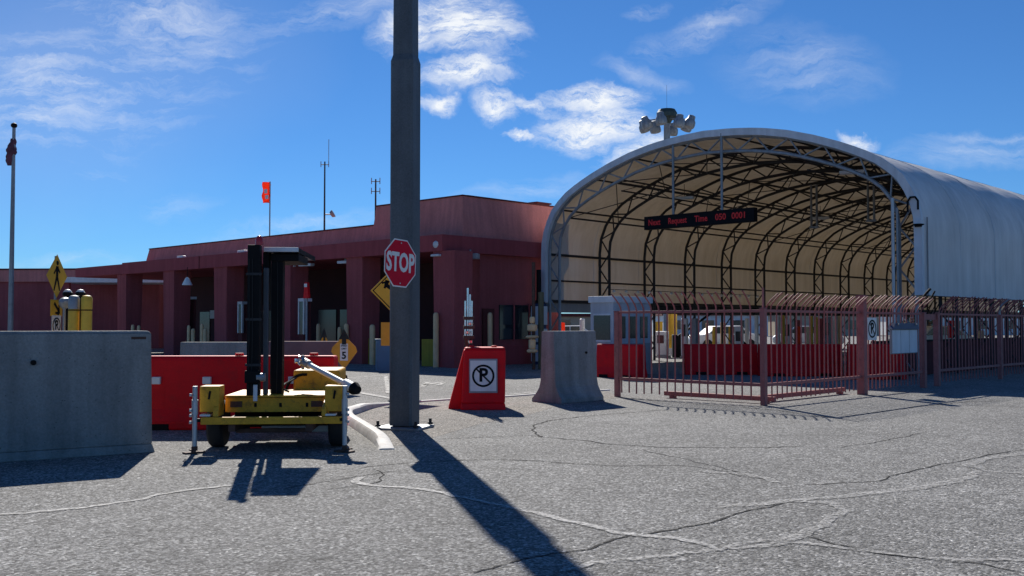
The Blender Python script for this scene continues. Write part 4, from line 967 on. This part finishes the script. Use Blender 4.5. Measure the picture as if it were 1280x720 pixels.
# hydrant-like control post by the tunnel leg
p = G(667, 462); t = thing('control_post', 'slim pole with cream valve fittings left of the tunnel leg', 'post', (p.x, p.y, 0)); dd = p.y
tube((0, 0, 0), (0, 0, 3.6), .06, 10).build('post_tube', 'rust', t)
for (za, zb, r_) in ((396, 404, .09), (405, 414, .17), (419, 423, .22), (424, 436, .12), (436, 441, .18)):
    MB().lathe([(r_ * .7, Z(zb, dd)), (r_, Z(zb, dd) + .04), (r_, Z(za, dd) - .04), (r_ * .7, Z(za, dd))], 12, Matrix.Translation((-.05, -.2, 0))).build('fitting', 'cream_bollard', t, smooth=True)
tube((.25, .1, 0), (.25, .1, 2.6), .10, 12).build('side_pipe', mat('olive_brown', (.12, .11, .06), .7), t)
t = thing('downpipe', 'black vertical pipe on the red wall beside the tunnel leg', 'pipe', (at(673.5, 406, 39).x, 39, 0)); tube((0, 0, 0), (0, 0, 3.6), .09, 10).build('pipe', 'black', t); MB().lathe([(.1, 2.1), (.24, 2.2), (.24, 2.35), (.1, 2.45)], 12).build('hopper', 'black', t)

# ================================================================ GUARD BOOTH
gc = at(767, 470, 30.0); M['booth'] = mat('booth_grey_paint', (.46, .50, .55), .6, var=.12, scale=2, streak=.18)
gb = thing('guard_booth', 'white guard booth with dark window beside the tunnel entrance', 'booth', (gc.x, gc.y, 0), YAW)
# local: corner at origin, front face spans -x, side face spans +y
gw, gl, gh = .86, 1.85, Z(378, 30)
MB().box(-gw, 0, 0, gl, 0, gh).build('booth_wall', 'booth', gb)
MB().box(-gw - .05, .05, -.05, gl + .05, gh, Z(370, 30)).build('roof', 'white_panel', gb, bevel=.01)
wn = MB().box(-.72, -.12, -.02, -.002, 1.05, 1.78).build('window', 'glass', gb)
MB().box(-.75, -.09, -.03, -.0, 1.0, 1.05).box(-.75, -.09, -.03, -.0, 1.78, 1.83).build('window_frame', 'white_panel', wn)
for y0 in (.2, .75, 1.3):
    MB().box(.002, .02, y0, y0 + .36, 1.1, 1.75).build('window', 'glass', gb)
MB().box(.002, .012, 0.0, gl, .0, .95).build('side_panel', 'grey_panel', gb)

# ================================================================ FENCE
FB = 'fence_red'
P2 = G(955, 507); P1 = P2 - U * 3.42; 
zr, zl = 1.76, .38
def picket_mesh(h_straight, curl, out, r=.0155, zb=.10):
    # straight then curling along +x*out
    pts = [(0, 0, zb), (0, 0, h_straight)]
    for dx, dz in ((.015, .06), (.06, .13), (.13, .20), (.21, .27), (.30, .34)): pts.append((out * dx * curl / .42, 0, h_straight + dz * curl / .42))
    return MB().path(pts, r, 6)
def fence(name_label, P, Q, curl_dir, step=.19, first=None, skip_first_post=False, curl=.42, post_w=.05, zr_=1.76, hs=1.80):
    d = (Q - P); L_ = d.length; rz = math.atan2(d.y, d.x)
    t = thing('picket_fence', name_label, 'fence', (P.x, P.y, 0), rz)
    box(0, L_, -.02, .02, zr_ - .025, zr_ + .025).build('top_rail', FB, t, bevel=.004)
    box(0, L_, -.025, .025, zl - .03, zl + .03).build('bottom_rail', FB, t, bevel=.004)
    pk = picket_mesh(hs, curl, 1).build('picket', FB, t, smooth=True)
    n = int(L_ / step); 
    for i in range(n):
        o = pk if i == 0 else pk.copy()
        if i: COL.objects.link(o); o.parent = t
        o.location = ((i + .6) * step, random.uniform(-.004, .004), random.uniform(-.02, .01)); o.rotation_euler = (0, random.uniform(-.01, .01), R(90 if curl_dir > 0 else -90) + random.uniform(-.08, .08))
    return t
fence('mauve steel picket fence section between the concrete barrier and the thin corner post', P1, P2, -1)
P3 = P2 + A * 4.15; P4 = P2 + A * 7.45; P5 = P2 + A * 8.3; P6 = P2 + A * 24.0
fence('mauve steel picket fence section right of the thin corner post, ending at the wide post', P2, P3, -1, curl=.36)
fence('dark mauve steel picket fence section carrying the notice board', P3, P4, -1)
fence('long shaded picket fence running off to the right edge along the tunnel wall', P5, P6, -1, step=.22, curl=.5)
def fpost(label, P, w_, h, cap=False, rz=YAW, m=FB):
    t = thing('fence_post', label, 'fence post', (P.x, P.y, 0), rz, None)
    box(-w_ / 2, w_ / 2, -w_ / 2, w_ / 2, 0, h).build('post_tube', m, t, bevel=.006)
    MB().frustum((-w_ / 2 - .008, w_ / 2 + .008, -w_ / 2 - .008, w_ / 2 + .008), (-w_ / 2, w_ / 2, -w_ / 2, w_ / 2), h, h + .02).build('cap', m, t)
    return t
fpost('mauve fence post nearest the concrete barrier, left end of the fence', P1, .10, 1.77)
t = fpost('mauve corner fence post standing nearest the camera', P2, .10, 1.80)
tube((0, 0, 1.8), (0, 0, 2.2), .02, 8).build('finial_rod', FB, t)
fpost('wide mauve fence post left of the no parking sign', P3, .17, 2.12)
t = fpost('dark gate post with curled top left of the fence gap', P4, .13, 1.78)
MB().path([(0, 0, 1.75), (0, 0, 1.95), (-.04, -.0, 2.08), (.10, -.0, 2.26), (.2, 0, 2.36)], .03, 8).path([(.05, 0, 1.9), (.18, 0, 2.08), (.3, 0, 2.3)], .02, 6).build('spike', 'black', t)
fpost('dark gate post right of the fence gap', P5, .13, 1.78)
for i, s in enumerate((12.8, 15.9, 19.2, 22.6)):
    P = P2 + A * s; t = fpost(['first', 'second', 'third', 'fourth'][i] + ' curl topped post of the long shaded fence counted from the gate gap', P, .10, 1.76)
    MB().path([(0, 0, 1.74), (0, 0, 1.85), (.03, 0, 1.98), (.12, 0, 2.1), (.26, 0, 2.2)], .032, 8).build('curl', 'steel', t)
# link rail over gap
t = thing('gate_header', 'short mauve rail with spikes bridging the gap between the dark gate posts', 'rail', (P4.x, P4.y, 0), math.atan2(A.y, A.x)); L_ = (P5 - P4).length
box(0.07, L_ - .07, -.02, .02, 1.62, 1.76).build('rail', FB, t)
for x in (.25, .5, .68): tube((x, 0, 1.76), (x, -.15, 2.05), .012, 6).build('spike', 'black', t)
# red kerb beams behind the fence
for P, Q, off, lab in ((P1, P2, A * .42, 'low dark red curb beam behind the left fence section'), (P2, P3, -U * .42, 'low dark red curb beam behind the middle fence section')):
    a_ = P + off; b_ = Q + off; d = b_ - a_
    if P is P1: a_ = a_ + U * .9
    else: a_ = a_ + A * .55
    d = b_ - a_
    t = thing('curb_beam', lab, 'curb', (a_.x, a_.y, 0), math.atan2(d.y, d.x)); box(0, d.length, -.04, .04, .05, .14).build('beam', FB, t, bevel=.008)
    for x in (.2, d.length - .2): box(x - .05, x + .05, -.06, .06, 0, .049).build('foot_plate', FB, t)
# signs on fence
Pn = P3 + A * .42 + U * .045; t = thing('no_parking_sign', 'white no parking sign hanging on the fence right of the wide post', 'sign', (Pn.x, Pn.y, Z(411, Pn.y)), math.atan2(A.y, A.x))
b_ = box(-.23, .23, .006, .012, -.245, .245).build('backing', 'grey_panel', t); no_parking_plate(t, .46, .49, y=0)
Pn = P3 + A * 2.1 + U * .06; t = thing('notice_board', 'pale three panel notice board with blue top fixed to the fence', 'notice board', (Pn.x, Pn.y, 0), math.atan2(A.y, A.x))
dn = Pn.y; z0, z1 = Z(442, dn), Z(411.5, dn); zt = Z(404, dn)
bw = .72
MB().box(-bw, bw, 0, .05, z0, z1).build('casing', 'steel', t, bevel=.01)
for k in range(3):
    x0 = -bw + .02 + k * (2 * bw - .02) / 3; MB().box(x0, x0 + (2 * bw - .02) / 3 - .03, -.012, -.002, z0 + .02, z1 - .02).build('paper_panel', 'white_panel', t)
MB().prism([(-bw - .02, z1 + .002), (bw + .02, z1 + .002), (bw * .85, zt), (-bw * .85, zt)], -.05, .08).build('hood', 'blue_dark', t)
for x in (-.5, .5): tube((x, .0, z1 + .09), (x, -.09, z1 + .11), .02, 8).build('lamp', 'steel', t)
# mesh screen / bin near gap
t = thing('waste_bin', 'small pale grey bin inside the fence gap', 'bin', G(1161, 466), 0); MB().lathe([(.16, .05), (.2, .55), (.22, .56), (.22, .6), (.18, .62)], 16).build('bin_body', 'white_panel', t, smooth=True); MB().lathe([(.14, 0), (.15, .05)], 12).build('bin_foot', 'black', t)

# ================================================================ INSIDE / BEYOND THE TUNNEL
for a in [((797 + 755) / 2, 472, .95, R(-44), 'dark red water barrier behind the fence beside the guard booth', 1.5),
          (900, 468, 0, 0, 'long dark red water barrier behind the fence left of the corner post', 2.2), (1000, 470, 0, 0, 'dark red water barrier behind the fence right of the corner post', 2.4), (1095, 474, 0, 0, 'dark red water barrier behind the no parking sign on the fence', 1.5)]:
    px, yb, _, rz, lab, L_ = a
    p = G(px, yb); water_barrier(lab, (p.x, p.y, 0), rz, L_, Z(430, p.y), True)
def onlane(px, yb): return G(px, yb)
random.seed(21)
# big yellow posts with white concrete foot
for px, w_, yt, lab in ((824, 9, 402, 'short yellow steel column on a white foot seen through the fence, leftmost'), (841, 11, 392, 'thick yellow steel column on a white foot seen through the fence')):
    p = G(px, 443); t = thing('guard_column', lab, 'column', (p.x, p.y, 0)); h = Z(yt, p.y, px); r_ = w_ / 2 / F * p.y
    tube((0, 0, .3), (0, 0, h), r_, 16).build('column_tube', 'yellow_bollard', t, smooth=True); tube((0, 0, 0), (0, 0, .32), r_ * 1.35, 16).build('foot', 'white', t)
specs = [ # px, ytop, ybase, width px, material, description
 (869, 398, 452, 8, 'grey_panel', 'grey lane pillar left of the cluttered yellow posts'),
 (884, 404, 446, 3, 'cream_bollard', 'slim cream post between grey pillar and yellow posts'),
 (893, 408, 447, 4, 'yellow_bollard', 'short yellow post over the dark red barrier'),
 (904, 403, 445, 5, 'cream_bollard', 'cream post above the middle of the long red barrier'),
 (914, 408, 446, 5, 'yellow_bollard', 'mustard post above the long red barrier'),
 (934, 398, 446, 4, 'white', 'white post left of the corner post'),
 (946, 394, 446, 4, 'white_panel', 'pale slim post just left of the corner post'),
 (972.5, 394, 448, 5, 'white', 'bright white post just right of the corner post'),
 (979, 394, 448, 4, 'yellow_bollard', 'mustard post beside the bright white post'),
 (998, 400, 447, 4, 'red_wall', 'red lane post above the red barrier'),
 (999, 408, 452, 3, 'orange', 'small orange tube post above the red barrier'),
 (1010, 408, 452, 3, 'cream_bollard', 'small cream post left of the two yellow posts'),
 (1015, 395, 450, 3, 'yellow_bollard', 'left one of the two slim yellow posts'),
 (1021, 396, 450, 3, 'yellow_bollard', 'right one of the two slim yellow posts'),
 (1027, 398, 447, 7, 'red_wall', 'broad red lane pillar right of the yellow posts'),
 (1044, 395, 446, 5, 'white_panel', 'pale post left of the wide mauve fence post'),
 (1050, 395, 446, 4, 'cream_bollard', 'cream post left of the wide mauve fence post')]
for px, yt, yb, w_, m_, lab in specs:
    p = G(px, yb); p = Vector((p.x * 1.0, p.y, 0)); h = Z(yt, p.y, px)
    t = thing('lane_post', lab + ', under the tunnel', 'post', (p.x, p.y, 0), YAW, 'posts under the tunnel')
    r_ = w_ / 2 / F * p.y
    MB().box(-r_, r_, -r_, r_, 0, h).build('post_body', m_, t, bevel=.02); MB().box(-r_ * 1.3, r_ * 1.3, -r_ * 1.3, r_ * 1.3, 0, .12).build('foot', 'concrete_light', t)
# lane equipment cabinets and readers (sunlit beyond the left wall)
for px, yt, yb, wpx, lab, mm in ((828, 414, 447, 14, 'white lane equipment cabinet behind the yellow columns', 'white'), (856, 398, 448, 8, 'pale tall lane reader cabinet right of the yellow columns', 'white_panel'), (924, 408, 449, 10, 'white rounded lane kiosk above the long red barrier', 'white'), (985, 398, 447, 10, 'grey white lane kiosk right of the corner post', 'white_panel'), (1035, 396, 447, 8, 'grey lane kiosk left of the pale posts', 'grey_panel')):
    p = G(px, yb); w_ = wpx / 2 / F * p.y; h = Z(yt, p.y, px)
    t = thing('lane_kiosk', lab, 'kiosk', (p.x, p.y, 0), YAW * .6); MB().box(-w_, w_, -w_, w_, .1, h).build('kiosk_body', mm, t, bevel=.06)
    MB().box(-w_ * .6, w_ * .6, -w_ - .02, -w_ - .002, h * .55, h * .85).build('screen', 'glass', t); MB().box(-w_ * 1.2, w_ * 1.2, -w_ * 1.2, w_ * 1.2, 0, .1).build('foot', 'concrete_light', t)
# traffic cone / small vehicles beyond
def car(label, px, yb, rz, col, sc_=1.0):
    p = G(px, yb); t = thing('parked_car', label, 'car', (p.x, p.y, 0), rz)
    body = [(-2.1, .35), (-2.15, .7), (-1.95, .88), (-1.35, .95), (-.75, 1.42), (.75, 1.45), (1.45, 1.0), (2.05, .86), (2.15, .6), (2.1, .33)]
    MB().prism(body, -.85, .85).build('body', col, t, bevel=.09)
    MB().prism([(-1.2, .98), (-.72, 1.36), (-.05, 1.39), (-.05, .98)], -.862, .862).prism([(.03, .98), (.03, 1.39), (.68, 1.38), (1.22, .98)], -.862, .862).build('side_window', 'glass', t)
    for x in (-1.35, 1.35):
        for y in (-.78, .78): MB().lathe([(.15, -.11), (.3, -.11), (.33, 0), (.3, .11), (.15, .11)], 18, Matrix.Translation((x, y, .33)) @ Matrix.Rotation(R(90), 4, 'X')).build('wheel', 'rubber', t, smooth=True)
    return t
car('white parked car seen through the fence left of the corner post', 905, 437, R(10), 'white')
car('silver parked car in the sun beyond the tunnel, right of the corner post', 1010, 436, R(-15), 'galv_light')
car('white car in sunlight seen through the gap in the fence', 1166, 443, R(20), 'white')
car('white car in sunlight beyond the guard booth left side', 712, 431, R(0), 'white')
for px, yb, yt, mm, lab in ((695, 440, 401, 'yellow_bollard', 'yellow post left of the booth under the tunnel edge'), (703, 441, 403, 'orange', 'orange red post left of the booth under the tunnel edge'), (728, 441, 398, 'white', 'white post left of the guard booth')):
    p = G(px, yb); h = Z(yt, p.y, px); t = thing('lane_post', lab, 'post', (p.x, p.y, 0)); MB().lathe([(.14, 0), (.14, h - .05), (.08, h)], 12).build('post_body', mm, t, smooth=True); MB().lathe([(.2, 0), (.2, .05)], 12).build('foot', 'concrete_light', t)
# raised gate arms
for px, yb, lab, ang in ((846, 447, 'small barrier gate with tilted arm by the yellow column', 35), (920, 448, 'small barrier gate with tilted arm above the long red barrier', -40)):
    p = G(px, yb); t = thing('barrier_gate', lab, 'gate', (p.x, p.y, 0), 0); MB().box(-.2, .2, -.2, .2, 0, 1.05).build('gate_housing', 'black', t, bevel=.03)
    MB().box(0, 2.2, -.04, .04, -.05, .05, Matrix.Translation((0, -.25, .95)) @ Matrix.Rotation(R(-ang), 4, 'Y')).build('gate_arm', 'black', t)
# right side: things behind the shaded fence
p = G(1189, 447); t = thing('lane_post', 'red and white post seen through the shaded fence', 'post', (p.x, p.y, 0)); tube((0, 0, 0), (0, 0, .9), .12, 10).build('post_body', 'white', t); tube((0, 0, .9), (0, 0, 1.7), .14, 10).build('red_sleeve', 'plastic_red', t)
p = G(1227, 452); t = thing('lane_post', 'slim cream post seen through the shaded fence near the right edge', 'post', (p.x, p.y, 0)); h = Z(414, p.y, 1227); MB().lathe([(.12, 0), (.12, h), (.05, h + .03)], 12).build('post_body', 'cream_bollard', t)
# lane islands under the tunnel (kerbs)
for x in (3.2, 8.0):
    t = thing('lane_island', 'raised concrete lane island under the tunnel, ' + ('left lanes' if x < 5 else 'right lanes'), 'curb', Lf + U * x + A * 14, YAW); MB().box(-.6, .6, -8, 24, 0, .15).build('island_body', 'concrete_light', t, bevel=.03)
# low dark rail along tunnel interior right
t = thing('crowd_rail', 'long low dark wall panel standing inside the shaded fence on the right', 'rail', P5 - U * 2.5 + A * 2.0, math.atan2(A.y, A.x)); MB().box(0, 14, -.05, .05, .02, 1.0).build('rail_panel', 'red_dark', t); MB().box(0, 14, -.08, .08, 1.0, 1.05).build('top_rail', 'black', t)
# far background: low tan buildings and tree line
for px0, px1, yd, yt, m_, lab in ((600, 800, 120, 392, 'tan_build', 'low tan building in the distance behind the guard booth'), (830, 960, 135, 391, 'white_panel', 'low pale building far beyond the tunnel lanes'), (975, 1100, 140, 390, 'tan_build', 'low sandy building far behind the wide fence post'), (1110, 1290, 150, 391, 'white', 'long low white building far beyond the right fence')):
    xa = at(px0, 406, yd).x; xb = at(px1, 406, yd).x; h = Z(yt, yd)
    t = thing('distant_building', lab, 'building', ((xa + xb) / 2, yd, 0)); w_ = (xb - xa) / 2
    MB().box(-w_, w_, 0, 12, 0, h - .35).build('wall', m_, t); MB().box(-w_ - .3, w_ + .3, -.4, 12.3, h - .35, h).build('roof', 'red_dark', t)
    k = int(w_ * 2 / 4)
    for i in range(k): MB().box(-w_ + 1 + i * 4, -w_ + 2.6 + i * 4, -.05, -.004, .9, 2.1).build('window', 'glass', t)
# tree seen through gap
def tree(px, yd, h, label):
    t = thing('tree', label, 'tree', (at(px, 406, yd).x, yd, 0))
    tr = MB().tube((0, 0, 0), (.1, 0, h * .5), .14, 8, r1=.08)
    random.seed(int(px))
    for k in range(5): a = random.uniform(0, 6.28); tr.tube((.1, 0, h * .4), (math.cos(a) * h * .2, math.sin(a) * h * .2, h * .75), .05, 5, r1=.02)
    tr.build('trunk', 'bark', t)
    m = MB()
    cl_ = [(random.gauss(0, h * .15), random.gauss(0, h * .15), h * random.uniform(.45, .92)) for _ in range(16)]
    for k in range(2600):
        c = random.choice(cl_); q = Vector((random.gauss(c[0], h * .07), random.gauss(c[1], h * .07), random.gauss(c[2], h * .06)))
        a = Vector((random.uniform(-1, 1), random.uniform(-1, 1), random.uniform(-1, 1))).normalized() * .09; b = a.cross(Vector((random.uniform(-1, 1), random.uniform(-1, 1), 1))).normalized() * .05
        m.add([q - a, q + b, q + a, q - b], [(0, 1, 2, 3)])
    m.build('crown', 'leaf', t)
tree(1160, 70, 3.4, 'small dark green tree seen through the fence gap')
tree(1290, 90, 3.6, 'dark green tree at the right edge behind the fence')
tree(655, 95, 3.0, 'small tree beyond the tunnel seen left of its leg')
